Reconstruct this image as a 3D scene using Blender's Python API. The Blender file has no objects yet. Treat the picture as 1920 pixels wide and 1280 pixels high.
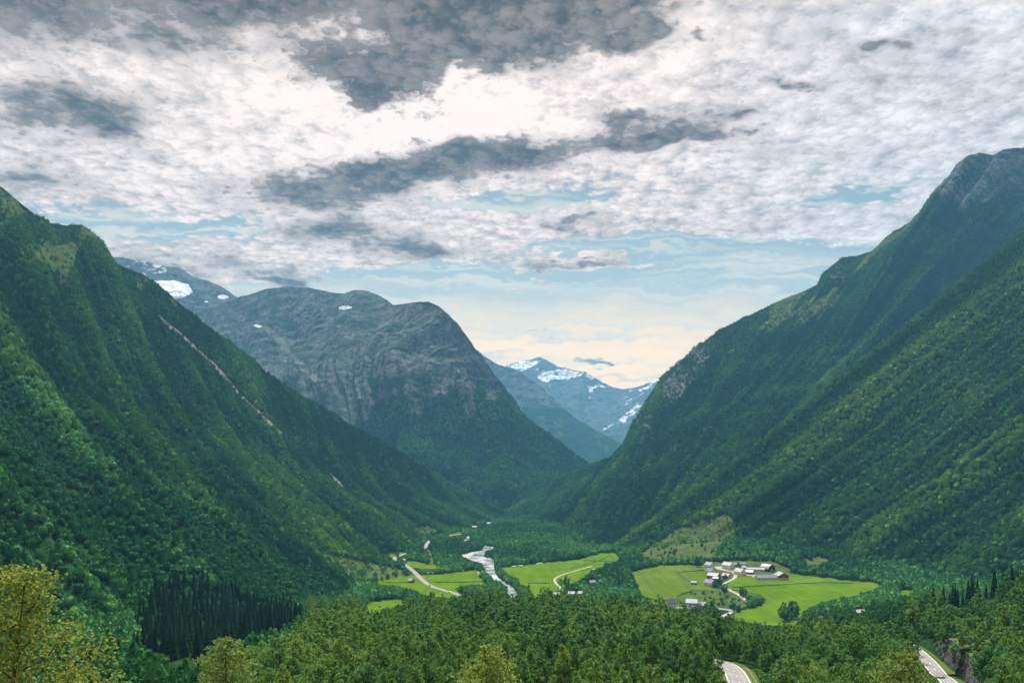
import bpy, bmesh, math, random
import numpy as np
from mathutils import Vector, Matrix
from mathutils.geometry import delaunay_2d_cdt

sc = bpy.context.scene
COL = sc.collection
R = math.radians

# ------------------------------------------------------------------ camera
FPX, CPX, HPY, CAMZ = 1507.0, 960.0, 865.0, 150.0      # the photograph's geometry in its own 1920 x 1280 pixels
cd = bpy.data.cameras.new('camera')
cam = bpy.data.objects.new('camera', cd)
COL.objects.link(cam)
cam.location = (0, 0, CAMZ)
cam.rotation_euler = (R(90), 0, 0)
cd.sensor_width = 36.0
cd.lens = 36.0 * FPX / 1920.0
cd.shift_y = (HPY - 640.0) / 1920.0
cd.clip_start = 0.5
cd.clip_end = 60000
sc.camera = cam

# ------------------------------------------------------------------ render settings
sc.view_settings.view_transform = 'Standard'
sc.view_settings.look = 'None'
sc.view_settings.exposure = 1.08
sc.view_settings.gamma = 1.0
sc.view_settings.use_curve_mapping = False
sc.cycles.max_bounces = 5
sc.cycles.diffuse_bounces = 2
sc.cycles.glossy_bounces = 2
sc.cycles.transmission_bounces = 2
sc.cycles.volume_bounces = 0
sc.cycles.transparent_max_bounces = 4
sc.cycles.use_denoising = True

SUN_EL, SUN_AZ = 58.0, -8.0                             # behind the clouds above the valley head
EXPO = dict(sky=0.1, sun=5.0, angle=10.0)


# ------------------------------------------------------------------ node helper
class NT:
    def __init__(s, tree):
        s.t = tree

    def n(s, typ, **kw):
        nd = s.t.nodes.new(typ)
        for k, v in kw.items():
            setattr(nd, k, v)
        return nd

    def put(s, inp, v):
        if isinstance(v, bpy.types.NodeSocket):
            s.t.links.new(v, inp)
        elif v is not None:
            inp.default_value = v

    def m(s, op, a, b=None, c=None, clamp=False):
        nd = s.n('ShaderNodeMath', operation=op, use_clamp=clamp)
        for i, v in enumerate((a, b, c)):
            s.put(nd.inputs[i], v)
        return nd.outputs[0]

    def add(s, a, b): return s.m('ADD', a, b)
    def sub(s, a, b): return s.m('SUBTRACT', a, b)
    def mul(s, a, b): return s.m('MULTIPLY', a, b)
    def div(s, a, b): return s.m('DIVIDE', a, b)

    def mad(s, a, b, c): return s.m('MULTIPLY_ADD', a, b, c)

    def step(s, v, lo, hi, a=0.0, b=1.0):
        nd = s.n('ShaderNodeMapRange', interpolation_type='SMOOTHSTEP')
        s.put(nd.inputs[0], v)
        for i, x in enumerate((lo, hi, a, b)):
            s.put(nd.inputs[i + 1], x)
        return nd.outputs[0]

    def mix(s, f, a, b):
        nd = s.n('ShaderNodeMix', data_type='RGBA')
        s.put(nd.inputs[0], f)
        s.put(nd.inputs[6], a if not isinstance(a, tuple) else (*a[:3], 1))
        s.put(nd.inputs[7], b if not isinstance(b, tuple) else (*b[:3], 1))
        return nd.outputs[2]

    def noise(s, vec, scale, detail=3.0, rough=0.5, dist=0.0, dim='3D'):
        nd = s.n('ShaderNodeTexNoise', noise_dimensions=dim)
        if vec is not None:
            s.put(nd.inputs['Vector'], vec)
        s.put(nd.inputs['Scale'], scale)
        s.put(nd.inputs['Detail'], detail)
        s.put(nd.inputs['Roughness'], rough)
        s.put(nd.inputs['Distortion'], dist)
        return nd.outputs[0], nd.outputs[1]

    def xyz(s, x, y, z):
        nd = s.n('ShaderNodeCombineXYZ')
        for i, v in enumerate((x, y, z)):
            s.put(nd.inputs[i], v)
        return nd.outputs[0]

    def sep(s, v):
        nd = s.n('ShaderNodeSeparateXYZ')
        s.put(nd.inputs[0], v)
        return nd.outputs

    def attr(s, name, typ='GEOMETRY', out='Fac'):
        nd = s.n('ShaderNodeAttribute', attribute_name=name, attribute_type=typ)
        return nd.outputs[out]


# ------------------------------------------------------------------ sky
def build_world():
    w = bpy.data.worlds.new('World')
    sc.world = w
    w.use_nodes = True
    t = w.node_tree
    t.nodes.clear()
    g = NT(t)
    out = g.n('ShaderNodeOutputWorld')
    bg = g.n('ShaderNodeBackground')
    t.links.new(bg.outputs[0], out.inputs[0])
    sky = g.n('ShaderNodeTexSky', sky_type='NISHITA', sun_disc=False)
    sky.sun_elevation = R(SUN_EL)
    sky.sun_rotation = R(SUN_AZ)
    sky.air_density = 1.0
    sky.dust_density = 2.0
    co = g.n('ShaderNodeTexCoord').outputs['Generated']
    dx, dy, dz = g.sep(co)
    front = g.step(dy, 0.05, 0.35)
    yy = g.m('MAXIMUM', dy, 0.08)
    up = g.m('MAXIMUM', dz, 0.0)
    zz = g.add(up, 0.16)
    # the cloud layer is flat: noise lives on a horizontal plane
    q = g.xyz(g.div(dx, zz), g.div(dy, zz), 0.0)
    big, bigc = g.noise(q, 1.7, 3, 0.55)
    fine, finec = g.noise(q, 52.0, 3, 0.65)
    vq = g.n('ShaderNodeVectorMath', operation='MULTIPLY_ADD')
    t.links.new(finec, vq.inputs[0]); vq.inputs[1].default_value = (0.05, 0.05, 0.0); t.links.new(q, vq.inputs[2])
    vor = g.n('ShaderNodeTexVoronoi', voronoi_dimensions='2D', feature='F1')
    t.links.new(vq.outputs[0], vor.inputs['Vector']); vor.inputs['Scale'].default_value = 25.0
    cn, _ = g.noise(q, 15.0, 3, 0.62)
    cell = g.add(g.mul(cn, 0.68), g.mul(g.sub(0.90, vor.outputs['Distance']), 0.36))
    soft, _ = g.noise(q, 5.2, 3, 0.58)
    # bearing and height of the view direction, in sixtieths of the valley view
    wob, wobc = g.noise(q, 6.0, 3, 0.65)
    wx, wy, _z = g.sep(wobc)
    U = g.mad(g.sub(wx, 0.5), 190.0, g.mad(g.div(dx, yy), FPX, CPX))
    V = g.mad(g.sub(wy, 0.5), 80.0, g.mad(g.div(dz, yy), -FPX, HPY))

    UV = g.xyz(U, V, 0.0)

    def blob(cx, cy, rx, ry, ang):
        mp = g.n('ShaderNodeMapping', vector_type='TEXTURE')
        t.links.new(UV, mp.inputs[0])
        mp.inputs[1].default_value = (cx, cy, 0)
        mp.inputs[2].default_value = (0, 0, R(ang))
        mp.inputs[3].default_value = (rx * 2.3, ry * 2.3, 1)
        gr = g.n('ShaderNodeTexGradient', gradient_type='QUADRATIC_SPHERE')
        t.links.new(mp.outputs[0], gr.inputs[0])
        return gr.outputs[1]

    def total(lst):
        acc = 0.0
        for b in lst:
            nd = blob(*b[:5])
            acc = g.mad(nd, b[5], acc)
        return acc

    # --- how thick and dark the cloud is
    dark = total([
        (480, -25, 640, 105, 0, 1.7), (890, 60, 220, 66, -14, 1.1), (730, 150, 140, 66, 8, 0.95), (1090, 5, 200, 55, -16, 1.1),
        (70, 215, 200, 62, 4, 1.15), (20, 60, 140, 50, 0, 0.5),
        (560, 360, 180, 46, 4, 1.0), (760, 325, 170, 40, -10, 1.0), (990, 288, 230, 34, -9, 1.15), (1170, 262, 60, 18, -6, 0.8),
        (60, 335, 110, 16, 0, 0.75), (750, 458, 120, 24, 2, 1.1), (640, 430, 60, 18, 0, 0.7),
        (1058, 412, 60, 13, -5, 1.15), (1090, 492, 100, 8, -2, 1.15), (330, 505, 170, 22, 6, 0.85), (520, 522, 90, 14, 4, 0.75),
        (1165, 82, 50, 22, 8, 1.3), (1236, 66, 38, 22, 4, 1.25), (1322, 76, 38, 18, 8, 1.2), (1492, 160, 46, 16, 10, 1.3), (1636, 95, 32, 14, 10, 1.15),
        (1390, 215, 80, 14, 0, 1.0), (1240, 255, 44, 16, -8, 1.25), (1330, 250, 48, 15, 4, 1.05), (1160, 218, 52, 17, 0, 1.0), (1420, 245, 42, 11, 0, 0.95),
        (1560, 285, 180, 14, -2, 0.3), (1118, 677, 20, 3.5, 0, 1.2)])
    # --- where the blue shows
    gaps = total([
        (760, 118, 60, 26, -35, 0.55), (860, 150, 40, 16, -10, 0.5), (290, 430, 110, 22, 2, 0.9), (430, 415, 90, 16, -6, 0.4), (880, 545, 260, 44, 0, 1.0), (1240, 455, 160, 26, -6, 0.8),
        (1300, 510, 330, 30, -3, 0.95), (1600, 372, 150, 16, -8, 0.95), (960, 385, 140, 15, 0, 0.6), (1050, 370, 120, 14, -3, 0.55), (1480, 560, 260, 40, 0, 0.7),
        (1800, 20, 120, 26, 0, 0.4), (150, 400, 150, 26, 0, 0.25), (1100, 640, 420, 70, 0, 0.9), (1000, 730, 700, 60, 0, 0.8)])
    puffs = total([
        (400, 490, 230, 36, 4, 0.7), (760, 455, 170, 34, 2, 0.6), (1120, 405, 190, 20, -6, 0.8), (1100, 492, 150, 15, -2, 0.85), (1560, 410, 200, 26, -3, 0.5),
        (1060, 522, 200, 6, -1, 0.8), (1000, 626, 110, 8, 2, 0.75), (1108, 675, 50, 9, 0, 1.2), (950, 668, 16, 10, -40, 0.5), (1340, 428, 90, 9, 0, 0.7), (1010, 600, 330, 6, -1, 0.35), (1190, 565, 260, 9, -2, 0.35)])
    up_cov = g.step(V, 565.0, 325.0, 0.0, 0.375)
    up_cov = g.add(up_cov, g.step(V, 330.0, 120.0, 0.0, 0.12))
    d = g.add(g.mul(big, 0.35), g.add(g.mul(cell, 0.65), g.mul(fine, 0.30)))
    cov = g.sub(g.add(g.add(up_cov, g.mul(puffs, 1.25)), g.mul(dark, 0.5)), g.mul(gaps, 0.66))
    cov = g.add(g.mul(cov, front), g.mul(g.sub(1.0, front), 0.30))
    dens = g.add(d, cov)
    alpha = g.step(dens, 0.76, 1.00)
    # --- brightness of the cloud: thin edges glow, thick middles are grey
    sunn = total([(820, 190, 520, 230, -6, 1.0)])
    sun_core = total([(690, 180, 300, 110, -10, 1.0), (900, 235, 220, 60, -8, 0.8)])
    shade = g.add(g.mul(g.sub(cell, 0.52), -1.75), g.add(g.mul(g.sub(soft, 0.5), 1.35), g.mul(g.sub(fine, 0.5), -1.15)))
    lum = g.mad(shade, g.step(U, 1050.0, 1500.0, -0.37, -0.30), g.step(U, 1050.0, 1600.0, 0.345, 0.375))
    lum = g.add(lum, g.mul(sunn, 0.10))
    lum = g.add(lum, g.mul(sun_core, 0.18))
    lum = g.m('MINIMUM', g.m('MAXIMUM', lum, 0.13), 0.52)
    tint = g.mix(g.step(V, 700.0, 250.0), (1.15, 0.93, 0.75), (1.14, 0.955, 0.86))
    tint = g.mix(g.step(U, 1150.0, 1750.0), tint, (1.03, 0.95, 0.93))
    cloud = g.mix(1.0, tint, tint)
    vm = g.n('ShaderNodeVectorMath', operation='SCALE')
    t.links.new(cloud, vm.inputs[0])
    t.links.new(lum, vm.inputs['Scale'])
    cloud = vm.outputs[0]
    thick = g.add(g.mul(dark, 0.85), g.mul(g.sub(g.add(g.mul(cell, 0.6), g.add(g.mul(soft, 0.7), g.mul(fine, .45))), 0.86), 2.3))
    thick = g.mul(g.step(thick, 0.32, 0.90), g.m('MAXIMUM', g.step(dark, 0.03, 0.30), g.step(V, 420.0, 250.0, 0.0, 0.55)))
    thick = g.mul(g.mul(thick, front), 0.97)
    dgrey = g.mix(g.step(shade, -0.45, 0.45), (0.150, 0.118, 0.096), (0.030, 0.018, 0.009))
    cloud = g.mix(thick, cloud, dgrey)
    # --- clear sky: Nishita, whitened by thin high cloud; warm above the valley head
    vm2 = g.n('ShaderNodeVectorMath', operation='SCALE')
    t.links.new(sky.outputs[0], vm2.inputs[0])
    vm2.inputs['Scale'].default_value = 0.06
    veil = g.mix(g.step(V, 640.0, 350.0), (0.30, 0.33, 0.29), (0.155, 0.215, 0.222))
    veil = g.mix(g.mul(g.step(V, 515.0, 690.0), 0.97), veil, (1.02, 0.61, 0.23))
    streak, _ = g.noise(g.xyz(g.div(U, 420.0), g.div(V, 20.0), 0.0), 1.0, 3, 0.5)
    veil = g.mix(g.mul(g.step(streak, 0.45, 0.66), 0.7), veil, (0.50, 0.44, 0.33))
    clear = g.mix(0.88, vm2.outputs[0], veil)
    tot = g.mix(alpha, clear, cloud)
    # the rest of the sky, behind the photographer, is a plain broken overcast
    vm3 = g.n('ShaderNodeVectorMath', operation='SCALE')
    t.links.new(tot, vm3.inputs[0])
    vm3.inputs['Scale'].default_value = 1.0 / EXPO['sky']
    t.links.new(vm3.outputs[0], bg.inputs[0])
    bg.inputs[1].default_value = EXPO['sky']
    try:
        w.cycles.sampling_method = 'MANUAL'
        w.cycles.sample_map_resolution = 512
    except Exception:
        pass


build_world()

sl = bpy.data.lights.new('sun', 'SUN')
sun = bpy.data.objects.new('sun', sl)
COL.objects.link(sun)
sl.energy = EXPO['sun']
sl.angle = R(EXPO['angle'])
sl.color = (1.0, 0.94, 0.84)
_sd = Vector((math.sin(R(SUN_AZ)) * math.cos(R(SUN_EL)), math.cos(R(SUN_AZ)) * math.cos(R(SUN_EL)), math.sin(R(SUN_EL))))
sun.rotation_euler = (-_sd).to_track_quat('-Z', 'Y').to_euler()
sun.location = (0, 0, 1500)


# ------------------------------------------------------------------ numbers: noise, projection, polygons
def _hash(ix, iy, iz, seed):
    h = (ix.astype(np.uint32) * np.uint32(374761393) + iy.astype(np.uint32) * np.uint32(668265263)
         + iz.astype(np.uint32) * np.uint32(2246822519) + np.uint32((seed * 3266489917) & 0xffffffff))
    h = (h ^ (h >> np.uint32(13))) * np.uint32(1274126177)
    h = h ^ (h >> np.uint32(16))
    return (h & np.uint32(0xffffff)).astype(np.float32) / np.float32(0xffffff)


def vnoise(x, y, z=None, seed=0):
    x = np.asarray(x, np.float32); y = np.asarray(y, np.float32)
    z = np.zeros_like(x) if z is None else np.asarray(z, np.float32)
    fx, fy, fz = np.floor(x), np.floor(y), np.floor(z)
    ix, iy, iz = fx.astype(np.int64), fy.astype(np.int64), fz.astype(np.int64)
    tx, ty, tz = x - fx, y - fy, z - fz
    tx = tx * tx * (3 - 2 * tx); ty = ty * ty * (3 - 2 * ty); tz = tz * tz * (3 - 2 * tz)
    r = 0
    for a in (0, 1):
        wa = tx if a else 1 - tx
        for b in (0, 1):
            wb = ty if b else 1 - ty
            for c in (0, 1):
                wc = tz if c else 1 - tz
                r = r + wa * wb * wc * _hash(ix + a, iy + b, iz + c, seed)
    return r * 2 - 1


def fbm(x, y, z=None, octaves=4, seed=0, gain=0.5, ridged=False):
    v, amp, tot, f = 0, 1.0, 0.0, 1.0
    for o in range(octaves):
        n = vnoise(x * f, y * f, None if z is None else z * f, seed + 17 * o)
        if ridged:
            n = 1 - 2 * np.abs(n)
        v = v + amp * n
        tot += amp
        amp *= gain
        f *= 2.03
    return v / tot


def P(px, py, Y):
    px, py, Y = np.asarray(px, float), np.asarray(py, float), np.asarray(Y, float)
    return np.stack([(px - CPX) / FPX * Y, Y, CAMZ + (HPY - py) / FPX * Y], -1)


def proj(p):
    Y = np.maximum(p[..., 1], 1e-3)
    return CPX + FPX * p[..., 0] / Y, HPY - FPX * (p[..., 2] - CAMZ) / Y


def inside(px, py, poly):
    px, py = np.asarray(px), np.asarray(py)
    r = np.zeros(px.shape, bool)
    n = len(poly)
    for i in range(n):
        x0, y0 = poly[i]
        x1, y1 = poly[(i + 1) % n]
        if y0 == y1:
            continue
        c = (y0 > py) != (y1 > py)
        r ^= c & (px < (x1 - x0) * (py - y0) / (y1 - y0) + x0)
    return r


def line_dist(px, py, pts):
    d = np.full(np.shape(px), 1e9)
    for (x0, y0), (x1, y1) in zip(pts[:-1], pts[1:]):
        L2 = (x1 - x0) ** 2 + (y1 - y0) ** 2
        t = np.clip(((px - x0) * (x1 - x0) + (py - y0) * (y1 - y0)) / L2, 0, 1)
        d = np.minimum(d, np.hypot(px - x0 - t * (x1 - x0), py - y0 - t * (y1 - y0)))
    return d


def sstep(v, a, b):
    t = np.clip((v - a) / (b - a), 0, 1)
    return t * t * (3 - 2 * t)


# ------------------------------------------------------------------ objects
def tag(o, label=None, cat=None, group=None, kind=None):
    if label: o['label'] = label
    if cat: o['category'] = cat
    if group: o['group'] = group
    if kind: o['kind'] = kind
    return o


def link(name, me, mat=None, parent=None):
    o = bpy.data.objects.new(name, me)
    COL.objects.link(o)
    if mat is not None and not len(me.materials):
        me.materials.append(mat)
    if parent is not None:
        o.parent = parent
    return o


def thing(name, label, cat, loc=(0, 0, 0), rz=0.0, group=None):
    o = bpy.data.objects.new(name, None)
    o.empty_display_size = 0.5
    COL.objects.link(o)
    o.location = loc
    o.rotation_euler = (0, 0, rz)
    return tag(o, label, cat, group)


def mesh_np(name, verts, faces, smooth=False):
    """verts (n,3); faces (m,k) with one k"""
    verts = np.ascontiguousarray(verts, np.float32)
    faces = np.ascontiguousarray(faces, np.int32)
    me = bpy.data.meshes.new(name)
    m, k = faces.shape
    me.vertices.add(len(verts))
    me.vertices.foreach_set('co', verts.ravel())
    me.loops.add(m * k)
    me.loops.foreach_set('vertex_index', faces.ravel())
    me.polygons.add(m)
    me.polygons.foreach_set('loop_start', np.arange(0, m * k, k, dtype=np.int32))
    me.polygons.foreach_set('loop_total', np.full(m, k, np.int32))
    me.polygons.foreach_set('use_smooth', np.full(m, smooth, bool))
    me.update(calc_edges=True)
    return me


def fattr(me, name, v, domain='POINT'):
    a = me.attributes.new(name, 'FLOAT', domain)
    a.data.foreach_set('value', np.ascontiguousarray(v, np.float32).ravel())


def grid_faces(ns, nt):
    i = np.arange((ns - 1) * (nt - 1))
    a = (i // (nt - 1)) * nt + i % (nt - 1)
    return np.stack([a, a + nt, a + nt + 1, a + 1], -1)


class MB:
    """collects simple shapes into one mesh"""
    def __init__(s):
        s.v, s.f = [], []

    def raw(s, vs, fs):
        b = len(s.v)
        s.v += [tuple(v) for v in vs]
        s.f += [tuple(b + i for i in f) for f in fs]

    def box(s, x0, x1, y0, y1, z0, z1):
        s.raw([(x0, y0, z0), (x1, y0, z0), (x1, y1, z0), (x0, y1, z0), (x0, y0, z1), (x1, y0, z1), (x1, y1, z1), (x0, y1, z1)],
              [(0, 3, 2, 1), (4, 5, 6, 7), (0, 1, 5, 4), (1, 2, 6, 5), (2, 3, 7, 6), (3, 0, 4, 7)])

    def tube(s, pts, rad, n=8, cap=True):
        pts = [Vector(p) for p in pts]
        rings = []
        for i, p in enumerate(pts):
            d = (pts[min(i + 1, len(pts) - 1)] - pts[max(i - 1, 0)]).normalized()
            a = d.cross(Vector((0, 1, 0)) if abs(d.y) < .9 else Vector((1, 0, 0))).normalized()
            b = d.cross(a)
            r = rad[i] if isinstance(rad, (list, tuple)) else rad
            rings.append([p + a * r * math.cos(2 * math.pi * k / n) + b * r * math.sin(2 * math.pi * k / n) for k in range(n)])
        vs = [v for r in rings for v in r]
        fs = [(i * n + k, i * n + (k + 1) % n, (i + 1) * n + (k + 1) % n, (i + 1) * n + k) for i in range(len(pts) - 1) for k in range(n)]
        if cap:
            fs += [tuple(range(n))[::-1], tuple((len(pts) - 1) * n + k for k in range(n))]
        s.raw(vs, fs)

    def build(s, name, mat, parent=None, smooth=False):
        me = bpy.data.meshes.new(name)
        me.from_pydata(s.v, [], s.f)
        if smooth:
            me.polygons.foreach_set('use_smooth', np.ones(len(me.polygons), bool))
        me.update()
        return link(name, me, mat, parent)


# ------------------------------------------------------------------ materials
def new_mat(name):
    m = bpy.data.materials.new(name)
    m.use_nodes = True
    m.node_tree.nodes.clear()
    g = NT(m.node_tree)
    return m, g, g.n('ShaderNodeOutputMaterial')


def principled(g, out, color, rough=0.8, spec=0.3, normal=None, metal=0.0):
    b = g.n('ShaderNodeBsdfPrincipled')
    g.put(b.inputs['Base Color'], color if not isinstance(color, tuple) else (*color[:3], 1))
    g.put(b.inputs['Roughness'], rough)
    g.put(b.inputs['Metallic'], metal)
    g.put(b.inputs['Specular IOR Level'], spec)
    if normal is not None:
        g.put(b.inputs['Normal'], normal)
    g.t.links.new(b.outputs[0], out.inputs[0])
    return b


def diffuse(g, out, color, normal=None):
    b = g.n('ShaderNodeBsdfDiffuse')
    g.put(b.inputs[0], color if not isinstance(color, tuple) else (*color[:3], 1))
    if normal is not None:
        g.t.links.new(normal, b.inputs['Normal'])
    g.t.links.new(b.outputs[0], out.inputs[0])


def bump(g, h, dist, strength=1.0):
    b = g.n('ShaderNodeBump')
    g.put(b.inputs['Height'], h)
    b.inputs['Distance'].default_value = dist
    b.inputs['Strength'].default_value = strength
    return b.outputs[0]


def simple_mat(name, col, rough=0.8, var=0.25, scale=1.0, spec=0.3, metal=0.0):
    """one paint with weathering"""
    m, g, out = new_mat(name)
    co = g.n('ShaderNodeTexCoord').outputs['Object']
    n, _ = g.noise(co, scale, 4, 0.6)
    f = g.step(n, 0.3, 0.7)
    lo = tuple(c * (1 - var) for c in col)
    hi = tuple(min(1, c * (1 + var * 0.6)) for c in col)
    principled(g, out, g.mix(f, lo, hi), rough, spec, None, metal)
    return m


def terrain_mat():
    """forest floor, alpine grass, bare rock, scree and snow, chosen by what lies at each spot"""
    m, g, out = new_mat('mountain_ground')
    pos = g.n('ShaderNodeNewGeometry').outputs['Position']
    n1, _ = g.noise(pos, 0.012, 5, 0.6)
    n2, _ = g.noise(pos, 0.07, 4, 0.65)
    n3, _ = g.noise(pos, 0.28, 3, 0.6)
    mpn = g.n('ShaderNodeMapping')
    g.t.links.new(pos, mpn.inputs[0])
    mpn.inputs[3].default_value = (0.036, 0.036, 0.012)
    n4, _ = g.noise(mpn.outputs[0], 1.0, 6, 0.68, 0.6)
    vor = g.n('ShaderNodeTexVoronoi', feature='DISTANCE_TO_EDGE')
    mpv = g.n('ShaderNodeMapping')
    g.t.links.new(pos, mpv.inputs[0])
    mpv.inputs[2].default_value = (0.5, 0.35, 0.2)
    mpv.inputs[3].default_value = (0.012, 0.012, 0.022)
    nn = g.n('ShaderNodeVectorMath', operation='MULTIPLY_ADD')
    _, c4 = g.noise(pos, 0.02, 4, 0.6)
    g.t.links.new(c4, nn.inputs[0]); nn.inputs[1].default_value = (0.9, 0.9, 0.9)
    g.t.links.new(mpv.outputs[0], nn.inputs[2])
    g.t.links.new(nn.outputs[0], vor.inputs['Vector'])
    crack = g.step(vor.outputs['Distance'], 0.0, 0.09)
    green = g.mix(g.step(n2, 0.3, 0.7), (0.007, 0.024, 0.009), (0.018, 0.048, 0.015))
    grassc = g.mix(g.step(n2, 0.3, 0.7), (0.030, 0.062, 0.018), (0.080, 0.102, 0.030))
    grassc = g.mix(g.mul(g.step(n3, 0.45, 0.75), 0.6), grassc, (0.035, 0.07, 0.022))
    rock = g.mix(g.step(n4, 0.34, 0.66), (0.022, 0.028, 0.029), (0.175, 0.190, 0.184))
    rock = g.mix(g.step(n2, 0.45, 0.8), rock, (0.10, 0.105, 0.105))
    rock = g.mix(g.mul(g.sub(1.0, crack), 0.85), rock, (0.018, 0.022, 0.025))
    rock = g.mix(g.mul(g.step(g.add(n1, g.mul(n3, .35)), 0.62, 0.78), 0.8), rock, (0.03, 0.055, 0.03))
    scree = g.mix(g.step(n3, 0.3, 0.7), (0.09, 0.095, 0.08), (0.25, 0.245, 0.225))
    snow = g.mix(g.step(n3, 0.25, 0.6), (0.40, 0.46, 0.53), (0.66, 0.70, 0.75))
    c = g.mix(g.step(g.mad(g.sub(n2, 0.5), 0.9, g.attr('grass')), 0.35, 0.65), green, grassc)
    c = g.mix(g.step(g.mad(g.sub(g.add(n2, g.mul(n4, 0.8)), 0.9), 0.9, g.attr('rock')), 0.38, 0.62), c, rock)
    c = g.mix(g.step(g.mad(g.sub(n3, 0.5), 0.8, g.attr('scree')), 0.35, 0.65), c, scree)
    c = g.mix(g.step(g.mad(g.sub(g.add(n2, n3), 1.0), 0.7, g.attr('snow')), 0.42, 0.58), c, snow)
    h = g.add(g.mul(g.mul(n4, 1.0), g.attr('rock')), g.add(g.mul(n3, 0.25), g.mul(g.mul(crack, 0.35), g.attr('rock'))))
    h = g.mul(h, g.sub(1.0, g.mul(g.attr('snow'), 0.85)))
    df = g.n('ShaderNodeBsdfDiffuse')
    g.t.links.new(c, df.inputs[0])
    g.t.links.new(bump(g, h, 12.0, 0.65), df.inputs['Normal'])
    g.t.links.new(df.outputs[0], out.inputs[0])
    return m


MT = terrain_mat()


def leaf_mat(name, cols, src, trans=0.3, island=True, gloss=0.03):
    """foliage: the tint (0..1) of each tree runs through three greens; every leaf clump differs a little"""
    m, g, out = new_mat(name)
    tint = g.attr('tint', src)
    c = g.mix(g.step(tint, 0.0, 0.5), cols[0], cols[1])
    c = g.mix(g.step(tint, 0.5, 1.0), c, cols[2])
    geo = g.n('ShaderNodeNewGeometry')
    if island:
        r = geo.outputs['Random Per Island']
    else:
        r, _ = g.noise(geo.outputs['Position'], 0.8, 2, 0.6)
    hs = g.n('ShaderNodeHueSaturation')
    g.t.links.new(c, hs.inputs['Color'])
    g.put(hs.inputs['Value'], g.mad(r, 0.5, 0.75))
    g.put(hs.inputs['Hue'], g.mad(r, -0.03, 0.515))
    b = g.n('ShaderNodeBsdfPrincipled')
    g.t.links.new(hs.outputs[0], b.inputs['Base Color'])
    b.inputs['Roughness'].default_value = 0.7
    b.inputs['Specular IOR Level'].default_value = gloss
    tr = g.n('ShaderNodeBsdfTranslucent')
    g.t.links.new(hs.outputs[0], tr.inputs[0])
    mx = g.n('ShaderNodeMixShader')
    mx.inputs[0].default_value = trans
    g.t.links.new(b.outputs[0], mx.inputs[1])
    g.t.links.new(tr.outputs[0], mx.inputs[2])
    g.t.links.new(mx.outputs[0], out.inputs[0])
    return m


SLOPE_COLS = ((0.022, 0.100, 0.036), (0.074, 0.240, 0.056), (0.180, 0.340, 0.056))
WOOD_COLS = ((0.042, 0.138, 0.048), (0.118, 0.244, 0.056), (0.210, 0.320, 0.062))
SPRUCE_COLS = ((0.007, 0.028, 0.011), (0.013, 0.046, 0.016), (0.030, 0.078, 0.024))
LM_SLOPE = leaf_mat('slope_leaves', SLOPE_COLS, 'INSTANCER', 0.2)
LM_WOOD = leaf_mat('wood_leaves', WOOD_COLS, 'INSTANCER', 0.28)
LM_SPRUCE_I = leaf_mat('spruce_needles_far', SPRUCE_COLS, 'INSTANCER', 0.1)
LM_TREE = leaf_mat('tree_leaves', WOOD_COLS, 'OBJECT', 0.28)
LM_DARK = leaf_mat('valley_leaves', SLOPE_COLS, 'OBJECT', 0.2)
LM_SPRUCE = leaf_mat('spruce_needles', SPRUCE_COLS, 'OBJECT', 0.1)
LM_GOLD = leaf_mat('turning_leaves', ((0.155, 0.22, 0.032), (0.24, 0.28, 0.036), (0.40, 0.33, 0.045)), 'OBJECT', 0.45, gloss=0.4)
LM_PALE = leaf_mat('pale_leaves', ((0.13, 0.21, 0.055), (0.20, 0.285, 0.05), (0.30, 0.35, 0.12)), 'OBJECT', 0.45, gloss=0.35)
BARK = simple_mat('birch_bark', (0.20, 0.18, 0.16), 0.9, 0.5, 3.0)
BARK_DARK = simple_mat('dark_bark', (0.05, 0.042, 0.035), 0.9, 0.4, 3.0)


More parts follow.
